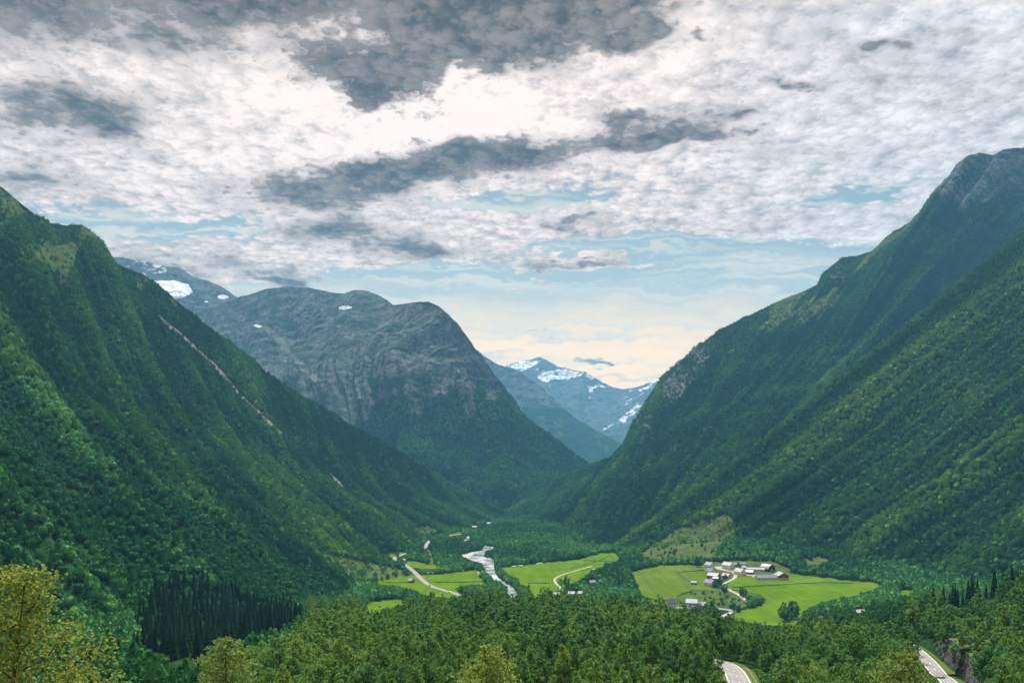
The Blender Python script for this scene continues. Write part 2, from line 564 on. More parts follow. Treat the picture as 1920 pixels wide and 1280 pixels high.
# ------------------------------------------------------------------ the lie of the land
CTRL = np.array([
    # the wooded knoll the photographer stands on
    (0, -150, 150), (-120, -100, 150), (120, -100, 150), (0, 0, 139), (-30, 10, 138.5), (30, 10, 137), (0, 40, 127), (-60, 50, 122), (60, 50, 122), (0, 100, 108.5), (-60, 120, 105), (60, 120, 105),
    (0, 200, 96), (-80, 200, 95), (70, 200, 96), (0, 300, 83.5), (-100, 300, 81), (60, 300, 83), (0, 400, 70.5), (-110, 400, 64), (85, 400, 66),
    (0, 480, 58), (60, 480, 54), (-90, 480, 50), (0, 580, 36), (80, 560, 33), (-70, 560, 36), (0, 700, 10), (-90, 700, 14),
    # hollow on the left, under the spruces
    (-120, 300, 72), (-160, 400, 62), (-170, 500, 50), (-165, 600, 34), (-170, 780, 13), (-140, 160, 100), (-220, 200, 104), (-240, 320, 88), (-330, 450, 92),
    # road shelf and rising ground on the right
    (55, 196, 97), (131, 240, 84), (146, 290, 79.5), (160, 330, 75.5), (110, 250, 86), (118, 320, 70), (125, 420, 50), (185, 300, 90), (165, 250, 91), (215, 330, 97), (120, 150, 103),
    (236, 450, 67), (285, 430, 82), (260, 320, 116), (200, 180, 112), (300, 600, 30), (230, 600, 20), (150, 560, 20), (180, 470, 46), (200, 740, 1), (330, 800, 7), (420, 930, 6), (400, 650, 40), (420, 480, 95),
    # valley floor
    (-150, 1000, 1), (0, 880, 0), (100, 860, 0), (160, 840, 0), (250, 850, 1), (330, 900, 3), (-100, 1200, 0), (0, 1200, 0), (150, 1220, 1), (-220, 900, 6), (-230, 1100, 10),
    (295, 1058, 6), (350, 1000, 5), (235, 1050, 8), (215, 980, 5), (190, 1100, 6), (300, 960, 5), (250, 930, 2), (380, 1080, 14), (450, 1010, 9), (260, 1130, 14), (300, 1180, 30),
    (0, 1500, 0), (100, 1450, 1), (-60, 1900, 0), (0, 2200, -2), (60, 2700, -4), (-150, 1600, 4), (200, 1350, 10), (150, 1700, 10),
    (-600, 1500, 20), (900, 1500, 20), (-1500, 600, 60), (1500, 600, 60), (0, 5000, 0), (-3000, 5000, 0), (3000, 5000, 0), (0, 14000, 60), (-6000, 14000, 60), (6000, 14000, 60), (-3000, -300, 120), (3000, -300, 120)], float)


def _rbf_fit(p):
    n = len(p)
    d = np.hypot(p[:, None, 0] - p[None, :, 0], p[:, None, 1] - p[None, :, 1])
    A = np.zeros((n + 3, n + 3))
    A[:n, :n] = -d - np.eye(n) * 4.0
    A[:n, n] = 1; A[:n, n + 1:] = p[:, :2]
    A[n, :n] = 1; A[n + 1:, :n] = p[:, :2].T
    b = np.zeros(n + 3); b[:n] = p[:, 2]
    return np.linalg.solve(A, b)


_W = _rbf_fit(CTRL)


def h0(x, y):
    x = np.asarray(x, float); y = np.asarray(y, float)
    sh = x.shape
    x, y = x.ravel(), y.ravel()
    r = np.empty_like(x)
    for i in range(0, len(x), 200000):
        xs, ys = x[i:i + 200000], y[i:i + 200000]
        v = _W[-3] + _W[-2] * xs + _W[-1] * ys
        for k, (cx, cy, _z) in enumerate(CTRL):
            v = v - _W[k] * np.hypot(xs - cx, ys - cy)
        r[i:i + 200000] = v
    return r.reshape(sh)


ROADBEDS = []       # (xyz centre line, half width) cut into the ground


def hgt(x, y):
    x = np.asarray(x, float); y = np.asarray(y, float)
    if x.ndim == 0:
        return float(hgt(x[None], y[None])[0])
    z = h0(x, y)
    roll = sstep(np.hypot(x, y), 15, 60)
    z = z + roll * (fbm(x / 45.0, y / 45.0, None, 3, 5) * 0.9 + fbm(x / 160.0, y / 160.0, None, 2, 9) * 1.2)
    for line, hw in ROADBEDS:
        m = (np.abs(x - line[:, 0].mean()) < np.ptp(line[:, 0]) + 60) & (np.abs(y - line[:, 1].mean()) < np.ptp(line[:, 1]) + 60)
        if not m.any():
            continue
        xs, ys = x[m], y[m]
        best = np.full(xs.shape, 1e9); zz = np.zeros(xs.shape)
        for a, b in zip(line[:-1], line[1:]):
            d = b - a
            t = np.clip(((xs - a[0]) * d[0] + (ys - a[1]) * d[1]) / (d[0] ** 2 + d[1] ** 2 + 1e-9), 0, 1)
            q = np.hypot(xs - a[0] - t * d[0], ys - a[1] - t * d[1])
            k = q < best
            best[k] = q[k]; zz[k] = (a[2] + t * d[2])[k]
        w = 1 - sstep(best, hw + 0.5, hw + 7.0)
        z[m] = z[m] * (1 - w) + (zz - 0.02) * w
    return z


def G(px, py, y0=620.0, y1=3000.0):
    """the spot of ground seen at a pixel of the photograph"""
    px = np.atleast_1d(np.asarray(px, float)); py = np.atleast_1d(np.asarray(py, float))
    Ys = np.exp(np.linspace(math.log(y0), math.log(y1), 500))
    X = (px[:, None] - CPX) / FPX * Ys
    Z = CAMZ + (HPY - py[:, None]) / FPX * Ys
    dz = Z - hgt(X, np.broadcast_to(Ys, X.shape))
    idx = np.argmax(dz < 0, axis=1)
    idx = np.where((dz < 0).any(1), np.maximum(idx, 1), len(Ys) - 1)
    r = np.arange(len(px))
    a, b = dz[r, idx - 1], dz[r, idx]
    t = np.clip(a / np.maximum(a - b, 1e-9), 0, 1)
    Y = Ys[idx - 1] + t * (Ys[idx] - Ys[idx - 1])
    x = (px - CPX) / FPX * Y
    return np.stack([x, Y, hgt(x, Y)], -1)


def smooth_line(p, n):
    """Catmull-Rom through points"""
    p = np.asarray(p, float)
    q = np.vstack([2 * p[0] - p[1], p, 2 * p[-1] - p[-2]])
    out = []
    for i in range(len(p) - 1):
        a, b, c, d = q[i:i + 4]
        for t in np.linspace(0, 1, n, endpoint=False):
            out.append(0.5 * (2 * b + (c - a) * t + (2 * a - 5 * b + 4 * c - d) * t * t + (3 * b - a - 3 * c + d) * t ** 3))
    out.append(p[-1])
    return np.array(out)


# roads and tracks: (name, pixels along the middle, near and far limit, width, surface)
ROAD_LINES = {
    'bend': ([(1402, 1330), (1394, 1300), (1386, 1278), (1374, 1257), (1358, 1246), (1330, 1240), (1290, 1238)], 120, 330, 5.8),
    'shelf': ([(1800, 1312), (1778, 1283), (1757, 1259), (1737, 1237), (1715, 1217), (1694, 1206), (1670, 1201), (1640, 1199)], 150, 480, 5.2),
    'valley': ([(905, 1135), (880, 1124), (856, 1113), (832, 1106), (808, 1098), (792, 1087), (780, 1075), (770, 1066), (760, 1059), (748, 1052), (740, 1046), (750, 1041), (764, 1037), (782, 1033), (796, 1027), (800, 1020), (806, 1013), (822, 1007), (845, 1003), (868, 1000)], 700, 2600, 6.5),
    'low': ([(1195, 1141), (1235, 1140), (1270, 1139), (1310, 1139), (1340, 1140), (1366, 1143), (1374, 1145)], 700, 1200, 7.0),
    'lane': ([(1386, 1143), (1374, 1146.5), (1364, 1151), (1356, 1155), (1353, 1163)], 650, 1200, 5.0),
    'farm': ([(1404, 1131), (1396, 1123), (1382, 1113), (1366, 1105), (1358, 1098), (1358, 1094), (1367, 1089), (1376, 1084), (1379, 1078), (1375, 1072), (1369, 1066)], 650, 1500, 4.4),
    'yard': ([(1379, 1078), (1392, 1077.5), (1406, 1077), (1418, 1080), (1421, 1083)], 650, 1500, 4.0),
    'track': ([(1111, 1061), (1096, 1065), (1078, 1070), (1058, 1076), (1046, 1081), (1040, 1086), (1042, 1093), (1049, 1099), (1052, 1106)], 650, 1600, 3.0),
}
ROADS = {}
for _k, (_pts, _a, _b, _w) in ROAD_LINES.items():
    _q = np.array(_pts, float)
    _g = G(_q[:, 0], _q[:, 1], _a, _b)
    _l = smooth_line(_g, 7)
    for _i in range(4):                                  # even gradient along the road
        _l[1:-1, 2] = (_l[:-2, 2] + _l[1:-1, 2] + _l[2:, 2]) / 3
    ROADS[_k] = (_l, _w)
ROADBEDS = [(l, w / 2) for l, w in ROADS.values()]

# what covers the valley floor (outlines as they lie in the valley, read off the photograph)
FIELDS = [
    [(698, 1092), (722, 1086), (740, 1081), (775, 1077), (790, 1078), (845, 1073), (893, 1067), (899, 1080), (911, 1097), (878, 1096), (860, 1100), (852, 1104), (866, 1118), (835, 1121), (800, 1117), (775, 1106), (745, 1098), (715, 1096)],
    [(757, 1052), (775, 1051), (800, 1056), (822, 1061), (816, 1066), (795, 1066), (775, 1063), (764, 1060)],
    [(724, 1036), (745, 1033), (764, 1036), (752, 1042), (736, 1048), (728, 1042)],
    [(688, 1129), (720, 1124), (745, 1122), (769, 1126), (745, 1137), (715, 1147), (686, 1152)],
    [(941, 1063), (960, 1061), (1030, 1053), (1085, 1048), (1125, 1036), (1150, 1034), (1163, 1045), (1155, 1052), (1135, 1056), (1130, 1062), (1110, 1068), (1097, 1080), (1080, 1090), (1066, 1097), (1055, 1108), (1020, 1108), (1005, 1124), (992, 1114), (992, 1100), (975, 1094), (972, 1085), (950, 1075)],
    [(1183, 1073), (1210, 1064), (1240, 1059), (1290, 1058), (1322, 1060), (1338, 1070), (1352, 1085), (1358, 1098), (1345, 1106), (1300, 1105), (1280, 1112), (1260, 1122), (1225, 1123), (1202, 1116), (1196, 1095)],
    [(1358, 1100), (1365, 1092), (1376, 1083), (1390, 1079), (1420, 1082), (1475, 1085), (1484, 1074), (1530, 1080), (1580, 1085), (1640, 1091), (1657, 1097), (1620, 1112), (1560, 1124), (1512, 1140), (1502, 1156), (1497, 1170), (1460, 1174), (1420, 1170), (1366, 1160), (1380, 1148), (1405, 1139), (1430, 1131), (1437, 1122), (1425, 1115), (1400, 1107), (1372, 1104)],
    [(1686, 1106), (1712, 1104), (1707, 1117), (1692, 1122)],
]
RIVER = [(908, 1022), (929, 1024), (925, 1028), (911, 1033), (907, 1044), (926, 1046), (927, 1068), (932, 1080), (944, 1088), (956, 1096), (969, 1107), (972, 1122), (952, 1122), (952, 1100), (937, 1091), (924, 1085), (911, 1071), (903, 1055), (886, 1051), (872, 1044), (860, 1041), (874, 1037), (904, 1030)]
RIVER_UP = [(868, 1011), (880, 1003), (881, 1010), (883, 1013), (876, 1012), (870, 1014)]
PASTURE = [(596, 1034), (640, 1045), (700, 1056), (745, 1066), (778, 1076), (740, 1081), (700, 1091), (672, 1090), (650, 1076), (630, 1058), (600, 1048)]
PASTURE2 = [(776, 990), (800, 985), (822, 995), (815, 1004), (790, 1003)]
CLEARING = [(1200, 1038), (1238, 1012), (1270, 992), (1310, 978), (1340, 966), (1362, 964), (1382, 982), (1376, 1006), (1352, 1028), (1342, 1048), (1285, 1054), (1240, 1056), (1205, 1056)]
CLEARING2 = [(1500, 1048), (1530, 1042), (1560, 1050), (1545, 1068), (1512, 1066)]
STRIP = [(797, 1030), (809, 1030), (813, 1052), (828, 1060), (800, 1064), (803, 1050)]
FARMYARD = [(1315, 1052), (1445, 1050), (1480, 1066), (1480, 1087), (1415, 1087), (1380, 1080), (1352, 1099), (1318, 1100), (1312, 1080)]
SCRUB = [(1215, 1124), (1262, 1122), (1300, 1106), (1358, 1104), (1372, 1106), (1402, 1109), (1426, 1117), (1434, 1124), (1400, 1138), (1372, 1146), (1350, 1142), (1316, 1140), (1215, 1142)]
DRY1 = [(795, 1003), (838, 996), (868, 996), (866, 1004), (840, 1006), (822, 1010), (808, 1010), (795, 1012)]


# ------------------------------------------------------------------ ground
def ground_attrs(pos):
    px, py = proj(pos)
    far = pos[..., 1] > 620
    grass = np.zeros(px.shape)
    for poly in (PASTURE, PASTURE2, CLEARING, CLEARING2, STRIP, SCRUB, DRY1, FARMYARD):
        grass[inside(px, py, poly) & far] = 0.8
    return px, py, grass


def build_ground():
    ang = np.concatenate([np.linspace(-89, -41, 60, endpoint=False), np.linspace(-41, 41, 760, endpoint=False), np.linspace(41, 89, 61)])
    rad = np.concatenate([np.exp(np.linspace(math.log(3), math.log(600), 330, endpoint=False)), np.linspace(600, 2800, 640, endpoint=False), np.exp(np.linspace(math.log(2800), math.log(12900), 50))])
    A, D = np.meshgrid(np.radians(ang), rad, indexing='ij')
    T = np.tan(np.clip(A, -R(75), R(75)))
    # rows of equal depth in front of the camera, spreading sideways
    X, Y = T * D, D - 2.0
    X = np.clip(X, -8500, 8500)
    Z = hgt(X, Y)
    pos = np.stack([X, Y, Z], -1)
    px, py, grass = ground_attrs(pos)
    me = mesh_np('ground', pos.reshape(-1, 3), grid_faces(len(ang), len(rad))[:, ::-1], True)
    fattr(me, 'grass', grass); fattr(me, 'rock', np.zeros(px.shape)); fattr(me, 'scree', np.zeros(px.shape)); fattr(me, 'snow', np.zeros(px.shape))
    o = link('ground', me, MT)
    tag(o, kind='structure')
    # the hilltop behind the viewpoint
    xs, ys = np.meshgrid(np.linspace(-260, 260, 60), np.linspace(-300, 1.2, 40), indexing='ij')
    zz = hgt(xs, ys) - 0.05
    me = mesh_np('hilltop_ground', np.stack([xs, ys, zz], -1).reshape(-1, 3), grid_faces(60, 40), True)
    for a in ('grass', 'rock', 'scree', 'snow'):
        fattr(me, a, np.full(xs.shape, 0.4 if a == 'grass' else 0.0))
    tag(link('hilltop_ground', me, MT), kind='structure')


build_ground()


# ------------------------------------------------------------------ mountains: surfaces lofted from foot to crest
def hermite(tk, V, t):
    """V (..., k, 3) at keys tk -> values at t, monotone-ish cubic"""
    tk = np.asarray(tk, float)
    k = len(tk)
    h = np.diff(tk)
    dl = (V[..., 1:, :] - V[..., :-1, :]) / h[:, None]
    m = np.empty_like(V)
    m[..., 0, :], m[..., -1, :] = dl[..., 0, :], dl[..., -1, :]
    for i in range(1, k - 1):
        a, b = dl[..., i - 1, :], dl[..., i, :]
        m[..., i, :] = np.where(a * b > 0, 2 * a * b / np.where(np.abs(a + b) < 1e-9, 1e-9, a + b), 0)
    j = np.clip(np.searchsorted(tk, t, side='right') - 1, 0, k - 2)
    u = ((t - tk[j]) / h[j])[:, None]
    hh = h[j][:, None]
    return ((2 * u ** 3 - 3 * u ** 2 + 1) * V[..., j, :] + (u ** 3 - 2 * u ** 2 + u) * hh * m[..., j, :]
            + (-2 * u ** 3 + 3 * u ** 2) * V[..., j + 1, :] + (u ** 3 - u ** 2) * hh * m[..., j + 1, :])


class Loft:
    pass


def loft(rails, tk, ns, nt, s0, s1, disp, seed, attrs, back=(500, -350), tpow=1.0, nback=14, rough=(1.0,)):
    """rails: foot .. crest, each a list of (s, px, py, depth)"""
    s = np.linspace(s0, s1, ns)
    ctl = []
    for r in rails:
        r = np.array(r, float)
        v = [np.interp(s, r[:, 0], r[:, c]) for c in (1, 2, 3)]
        ctl.append(P(*v))
    bk = ctl[-1].copy()
    bk[:, 0] *= (bk[:, 1] + back[0]) / bk[:, 1]
    bk[:, 1] += back[0]; bk[:, 2] += back[1]
    V = np.stack(ctl, 1)
    t = np.linspace(0, 1, nt) ** tpow
    pos = hermite(tk, V, t)
    tb = np.linspace(0, 1, nback + 1)[1:, None]
    pb = ctl[-1][:, None] * (1 - tb) + bk[:, None] * tb
    pos = np.concatenate([pos, pb], 1)
    tt = np.concatenate([t, 1 + tb[:, 0]])
    S, T = np.meshgrid(s, tt, indexing='ij')
    du = np.gradient(pos, axis=0); dv = np.gradient(pos, axis=1)
    nrm = np.cross(du, dv)
    nrm /= np.maximum(np.linalg.norm(nrm, axis=-1, keepdims=True), 1e-9)
    flip = np.where((nrm * np.array([0, -1, 0.6])).sum(-1).mean() < 0, -1, 1)
    nrm = nrm * flip
    # below the foot nothing moves much, at the crest a little
    d = disp(S, T, pos, seed)
    pos = pos + nrm * d[..., None]
    L = Loft()
    L.pos, L.S, L.T, L.flip, L.nt = pos, S, T, flip, nt
    px, py = proj(pos)
    du = np.gradient(pos, axis=0); dv = np.gradient(pos, axis=1)
    n2 = np.cross(du, dv) * flip
    n2 /= np.maximum(np.linalg.norm(n2, axis=-1, keepdims=True), 1e-9)
    L.nrm, L.px, L.py = n2, px, py
    at = dict(rock=np.zeros(px.shape), grass=np.zeros(px.shape), scree=np.zeros(px.shape), snow=np.zeros(px.shape))
    attrs(L, at)
    L.at = at
    f = grid_faces(*pos.shape[:2])
    if flip < 0:
        f = f[:, ::-1]
    me = mesh_np('mountain', pos.reshape(-1, 3), f, True)
    for k, v in at.items():
        fattr(me, k, v)
    L.obj = tag(link('mountain', me, MT), kind='structure')
    return L


def gully(S, T, freq, seed, wander=0.10):
    """ribs and gullies that run down the fall line"""
    w = fbm(S * freq * 0.35 + 3, T * 2.2, None, 3, seed) * wander * 3
    a = fbm(S * freq + w, T * 0.9, None, 3, seed + 3, 0.55)
    return a


def mid(tk):
    return lambda T: np.clip(np.minimum(T / tk, (1.0 - T) / tk), 0, 1)


# --- left valley wall
def disp_left(S, T, p, seed):
    e = np.clip(T * 6, 0, 1) * (0.25 + 0.75 * np.clip((1 - T) * 6, 0, 1)) * np.clip((1 - S) * 5, 0.05, 1)
    return (gully(S, T, 33, seed) * 19 + gully(S, T, 80, seed + 50, 0.4) * 11 + fbm(p[..., 0] / 150, p[..., 1] / 150, p[..., 2] / 150, 4, seed + 7) * 9) * e \
        + fbm(p[..., 0] / 28, p[..., 1] / 28, p[..., 2] / 28, 3, seed + 8) * 3.0 * np.clip(T * 6, 0, 1) * np.clip((1 - S) * 8, 0, 1)


SCREE_L = [(296, 590), (318, 612), (345, 632), (372, 658), (398, 680), (420, 706), (440, 728), (462, 752), (486, 774), (512, 800), (526, 812)]
SCREE_L2 = [(604, 876), (622, 892), (634, 904), (645, 916)]


def at_left(L, at):
    n = fbm(L.px / 60, L.py / 60, None, 4, 3)
    n2 = fbm(L.S * 30, L.T * 7, None, 4, 8)
    z = L.pos[..., 2]
    at['rock'] = sstep(L.T + 0.22 * n2 - 0.25 * np.clip((L.S - .45) * 3, 0, 1), 0.82, 1.12) * 0.40
    at['grass'] = sstep(n + 0.5 * L.T, 0.30, 0.75) * sstep(z, 330, 520) * 0.7
    w = 3.4 + 2.2 * fbm(L.px / 22, L.py / 22, None, 2, 33)
    d = np.minimum(line_dist(L.px, L.py, SCREE_L), line_dist(L.px, L.py, SCREE_L2) + 0.5)
    at['scree'] = (1 - sstep(d, w * 0.5, w * 1.25)) * (0.85 + 0.45 * fbm(L.px / 14, L.py / 14, None, 2, 4))
    at['grass'][inside(L.px, L.py, PASTURE) | inside(L.px, L.py, PASTURE2)] = 0.8


ML = loft([
    [(0, 60, 1330, 230), (.14, 330, 1182, 420), (.26, 510, 1168, 560), (.40, 640, 1122, 800), (.52, 700, 1082, 1050), (.64, 760, 1042, 1290), (.78, 850, 1002, 1650), (.92, 930, 974, 2080), (1, 957, 969, 2200)],
    [(0, -420, 760, 430), (.14, -60, 740, 700), (.26, 180, 780, 920), (.40, 330, 800, 1180), (.52, 440, 830, 1380), (.64, 560, 880, 1560), (.78, 700, 915, 1800), (.92, 880, 948, 2130), (1, 957, 968, 2230)],
    [(0, -900, 100, 700), (.14, -420, 180, 1000), (.22, -130, 262, 1250), (.26, 0, 349, 1420), (.29, 35, 378, 1500), (.32, 66, 402, 1560), (.345, 96, 419, 1610), (.37, 125, 422, 1650), (.395, 152, 421, 1680), (.41, 170, 434, 1700), (.425, 190, 452, 1720), (.44, 205, 475, 1735), (.455, 218, 492, 1745),
     (.47, 240, 503, 1760), (.49, 268, 512, 1775), (.51, 296, 532, 1800), (.54, 335, 565, 1830), (.58, 385, 607, 1870), (.62, 440, 650, 1910), (.67, 505, 700, 1960), (.72, 575, 748, 2010), (.78, 660, 796, 2070), (.84, 745, 845, 2120), (.90, 830, 898, 2180), (.96, 910, 946, 2240), (1, 957, 966, 2260)],
], [0, .45, 1], 900, 520, 0, 1, disp_left, 11, at_left, back=(420, -330))


# --- right valley wall, the near spur: lines run along the fall line, the left edge is its outline
def disp_r1(S, T, p, seed):
    e = np.clip(T * 7, 0, 1)
    ed = np.where(S < 0, 0.1, np.clip(S * 0.9 + 0.1, 0, 1))
    return (gully(S, T, 7, seed) * 26 + gully(S, T, 20, seed + 50, 0.4) * 15) * e * ed + fbm(p[..., 0] / 130, p[..., 1] / 130, p[..., 2] / 130, 4, seed + 7) * 13 * e * ed \
        + fbm(p[..., 0] / 26, p[..., 1] / 26, p[..., 2] / 26, 3, seed + 8) * 3.4 * e


def at_r1(L, at):
    n = fbm(L.px / 45, L.py / 70, None, 4, 13)
    n2 = fbm(L.px / 30 + 0.6 * L.py / 30, L.py / 60 - L.px / 90, None, 4, 18)
    at['rock'] = sstep(n2, 0.40, 0.62) * 0.62 * sstep(L.px, 1500, 1800)
    at['grass'] = sstep(n, 0.30, 0.6) * 0.75 * sstep(-L.py, -760, -480)
    for c in (CLEARING, CLEARING2):
        at['grass'][inside(L.px, L.py, c)] = 0.85


_r1 = [
    [(-1, 1140, 1075, 1500), (-.5, 1126, 1060, 1420), (0, 1128, 1043, 1285), (1, 1400, 1052, 1180), (2, 1650, 1090, 1020), (3, 1800, 1118, 840), (4, 1960, 1170, 520), (5, 2300, 1240, 330)],
    [(-1, 1345, 985, 1900), (-.5, 1338, 940, 1680), (0, 1330, 902, 1480), (1, 1690, 850, 1350), (2, 1940, 880, 1130), (3, 2150, 900, 880), (4, 2420, 900, 600), (5, 2900, 900, 380)],
    [(-1, 1615, 780, 2150), (-.5, 1606, 735, 1850), (0, 1598, 690, 1650), (1, 2000, 600, 1480), (2, 2280, 620, 1230), (3, 2550, 640, 930), (4, 2900, 660, 640), (5, 3500, 600, 420)],
    [(-1, 1935, 540, 2300), (-.5, 1928, 475, 2000), (0, 1922, 428, 1800), (1, 2400, 300, 1600), (2, 2700, 330, 1300), (3, 3100, 330, 960), (4, 3500, 380, 680), (5, 4200, 300, 450)],
    [(-1, 2250, 280, 2400), (-.5, 2230, 200, 2150), (0, 2220, 170, 1950), (1, 2800, 0, 1700), (2, 3200, 0, 1360), (3, 3600, 0, 1000), (4, 4000, 50, 720), (5, 4900, 0, 480)]]
MR1 = loft(_r1, [0, .25, .5, .75, 1], 620, 640, -1, 5, disp_r1, 31, at_r1, back=(400, -200))


# --- right valley wall, the far part with the high top
def disp_r2(S, T, p, seed):
    e = np.clip(T * 6, 0, 1) * (0.3 + 0.7 * np.clip((1 - T) * 7, 0, 1)) * np.clip(S * 3 - 0.25, 0.03, 1)
    return (gully(S, T, 22, seed) * 26 + gully(S, T, 60, seed + 50, 0.4) * 10) * e + fbm(p[..., 0] / 260, p[..., 1] / 260, p[..., 2] / 260, 5, seed + 7) * 34 * e \
        + fbm(p[..., 0] / 48, p[..., 1] / 48, p[..., 2] / 48, 4, seed + 8, 0.55) * 7.0 * np.clip(T * 6, 0, 1) * np.clip(S * 5, 0.1, 1)


def at_r2(L, at):
    n = fbm(L.px / 70 + L.py / 140, L.py / 40 + L.px / 60, None, 4, 23)
    n2 = fbm(L.px / 42, L.py / 42, None, 4, 28)
    top = sstep(L.py - (L.px - 1700) * -0.10, 470, 330) * sstep(L.px, 1640, 1720)
    cliff = sstep(-(np.hypot((L.px - 1290 - (690 - L.py) * .6) / 40, (L.py - 690) / 110)), -1.0, -0.55) + sstep(-np.hypot((L.px - 1205) / 26, (L.py - 790) / 60), -1, -.5)
    knob = sstep(-np.hypot((L.px - 1575) / 40, (L.py - 512) / 34), -1, -0.5)
    at['rock'] = np.clip(top * (0.68 + 0.35 * n2) + 0.62 * cliff * (0.85 + 0.5 * n2) + 0.4 * knob + 0.10 * sstep(n2, 0.3, 0.55), 0, 1)
    band = sstep(L.T, 0.62, 0.9) * (1 - 0.6 * top) * sstep(L.px, 1260, 1420)
    at['grass'] = sstep(n, 0.10, 0.40) * band * 0.75
    at['grass'][inside(L.px, L.py, CLEARING)] = 0.85
    at['grass'] = np.maximum(at['grass'], 0.8 * sstep(-np.hypot((L.px - 1261) / 12, (L.py - 838) / 12), -1, -.5))


MR2 = loft([
    [(0, 952, 970, 2170), (.2, 955, 1000, 1700), (.4, 1015, 1022, 1480), (.6, 1100, 1042, 1310), (.8, 1200, 1045, 1280), (1.0, 1330, 1045, 1300), (1.3, 1500, 1045, 1350)],
    [(0, 953, 966, 2300), (.2, 1030, 965, 2050), (.4, 1120, 930, 1950), (.6, 1250, 860, 1980), (.8, 1430, 760, 2100), (1.0, 1620, 660, 2250), (1.3, 1900, 640, 2300)],
    [(0, 950, 960, 2450), (.08, 1008, 924, 2480), (.16, 1063, 892, 2500), (.22, 1108, 872, 2530), (.27, 1150, 856, 2560), (.31, 1175, 826, 2590), (.345, 1197, 785, 2620), (.38, 1216, 746, 2650), (.41, 1237, 716, 2680), (.44, 1265, 686, 2710), (.48, 1300, 655, 2740), (.52, 1345, 620, 2760), (.56, 1405, 588, 2780), (.60, 1470, 560, 2800), (.645, 1535, 533, 2820),
     (.652, 1541, 520, 2825), (.66, 1548, 506, 2830), (.675, 1566, 491, 2835), (.69, 1580, 481, 2840), (.71, 1604, 480, 2850), (.73, 1632, 470, 2865), (.75, 1650, 452, 2880), (.77, 1672, 432, 2900), (.79, 1705, 415, 2920), (.81, 1722, 400, 2935), (.83, 1740, 372, 2950), (.85, 1756, 352, 2960), (.87, 1775, 332, 2970), (.89, 1795, 308, 2985), (.91, 1815, 292, 3000), (.925, 1838, 286, 3010), (.94, 1862, 290, 3020), (.955, 1880, 279, 3040), (.97, 1900, 277, 3050), (1.0, 1960, 280, 3080), (1.3, 2400, 220, 3200)],
], [0, .5, 1], 900, 520, 0, 1.3, disp_r2, 51, at_r2, back=(700, -300))


# --- the bare dome closing the valley, and the shoulder left of it
def disp_c(S, T, p, seed):
    e = np.clip(T * 6, 0, 1) * (0.22 + 0.78 * np.clip((1 - T) * 6, 0, 1)) * np.clip((1.0 - S) * 6, 0.1, 1)
    return (gully(S, T, 16, seed) * 42 + gully(S, T, 44, seed + 50, 0.4) * 22) * e + fbm(p[..., 0] / 420, p[..., 1] / 420, p[..., 2] / 420, 5, seed + 7) * 70 * e \
        + fbm(p[..., 0] / 75, p[..., 1] / 75, p[..., 2] / 60, 5, seed + 8, 0.58, True) * 10.5 * np.clip(T * 6, 0, 1) * np.clip((1.0 - S) * 6, 0.15, 1) * (0.4 + 0.6 * np.clip((1 - T) * 8, 0, 1))


def at_c(L, at):
    n = fbm(L.px / 60, L.py / 40, None, 5, 43)
    n2 = fbm(L.px / 25, L.py / 50, None, 4, 48)
    line = 775 + 30 * fbm(L.px / 90, L.py * 0, None, 3, 5)
    line = line - 75 * sstep(L.px, 870, 960) + 0 * L.py
    at['rock'] = np.clip(1.0 - sstep(L.py + 55 * n2 + 25 * n, line - 15, line + 45) * (0.90 + 0.2 * n2), 0, 1)
    at['grass'] = 0.30 * sstep(n, -0.05, 0.4) * sstep(-L.py, -700, -560)
    at['rock'] *= 1 - 0.55 * sstep(n2 + n, 0.05, 0.35) * sstep(L.py, 640, 740)
    sn = np.zeros(L.px.shape)
    for poly in ([(672, 556), (690, 572), (706, 568), (716, 572), (722, 575)], [(636, 575), (652, 573), (662, 576), (648, 580), (634, 580)], [(472, 609), (482, 607), (494, 611), (486, 614)]):
        sn[inside(L.px, L.py, poly[:] if len(poly) < 5 or poly[0][0] != 672 else [(636, 575), (655, 572), (640, 580)])] = 1
    at['snow'] = sn
    d = line_dist(L.px, L.py, [(500, 615), (530, 645), (560, 680), (600, 720)]) + 0.6 * np.abs(n2) * 12
    d2 = line_dist(L.px, L.py, [(796, 790), (800, 812), (795, 830), (792, 850)]) + 3
    at['scree'] = np.maximum(0.55 * (1 - sstep(d, 4, 14)), 0.5 * (1 - sstep(d2, 2, 6)))


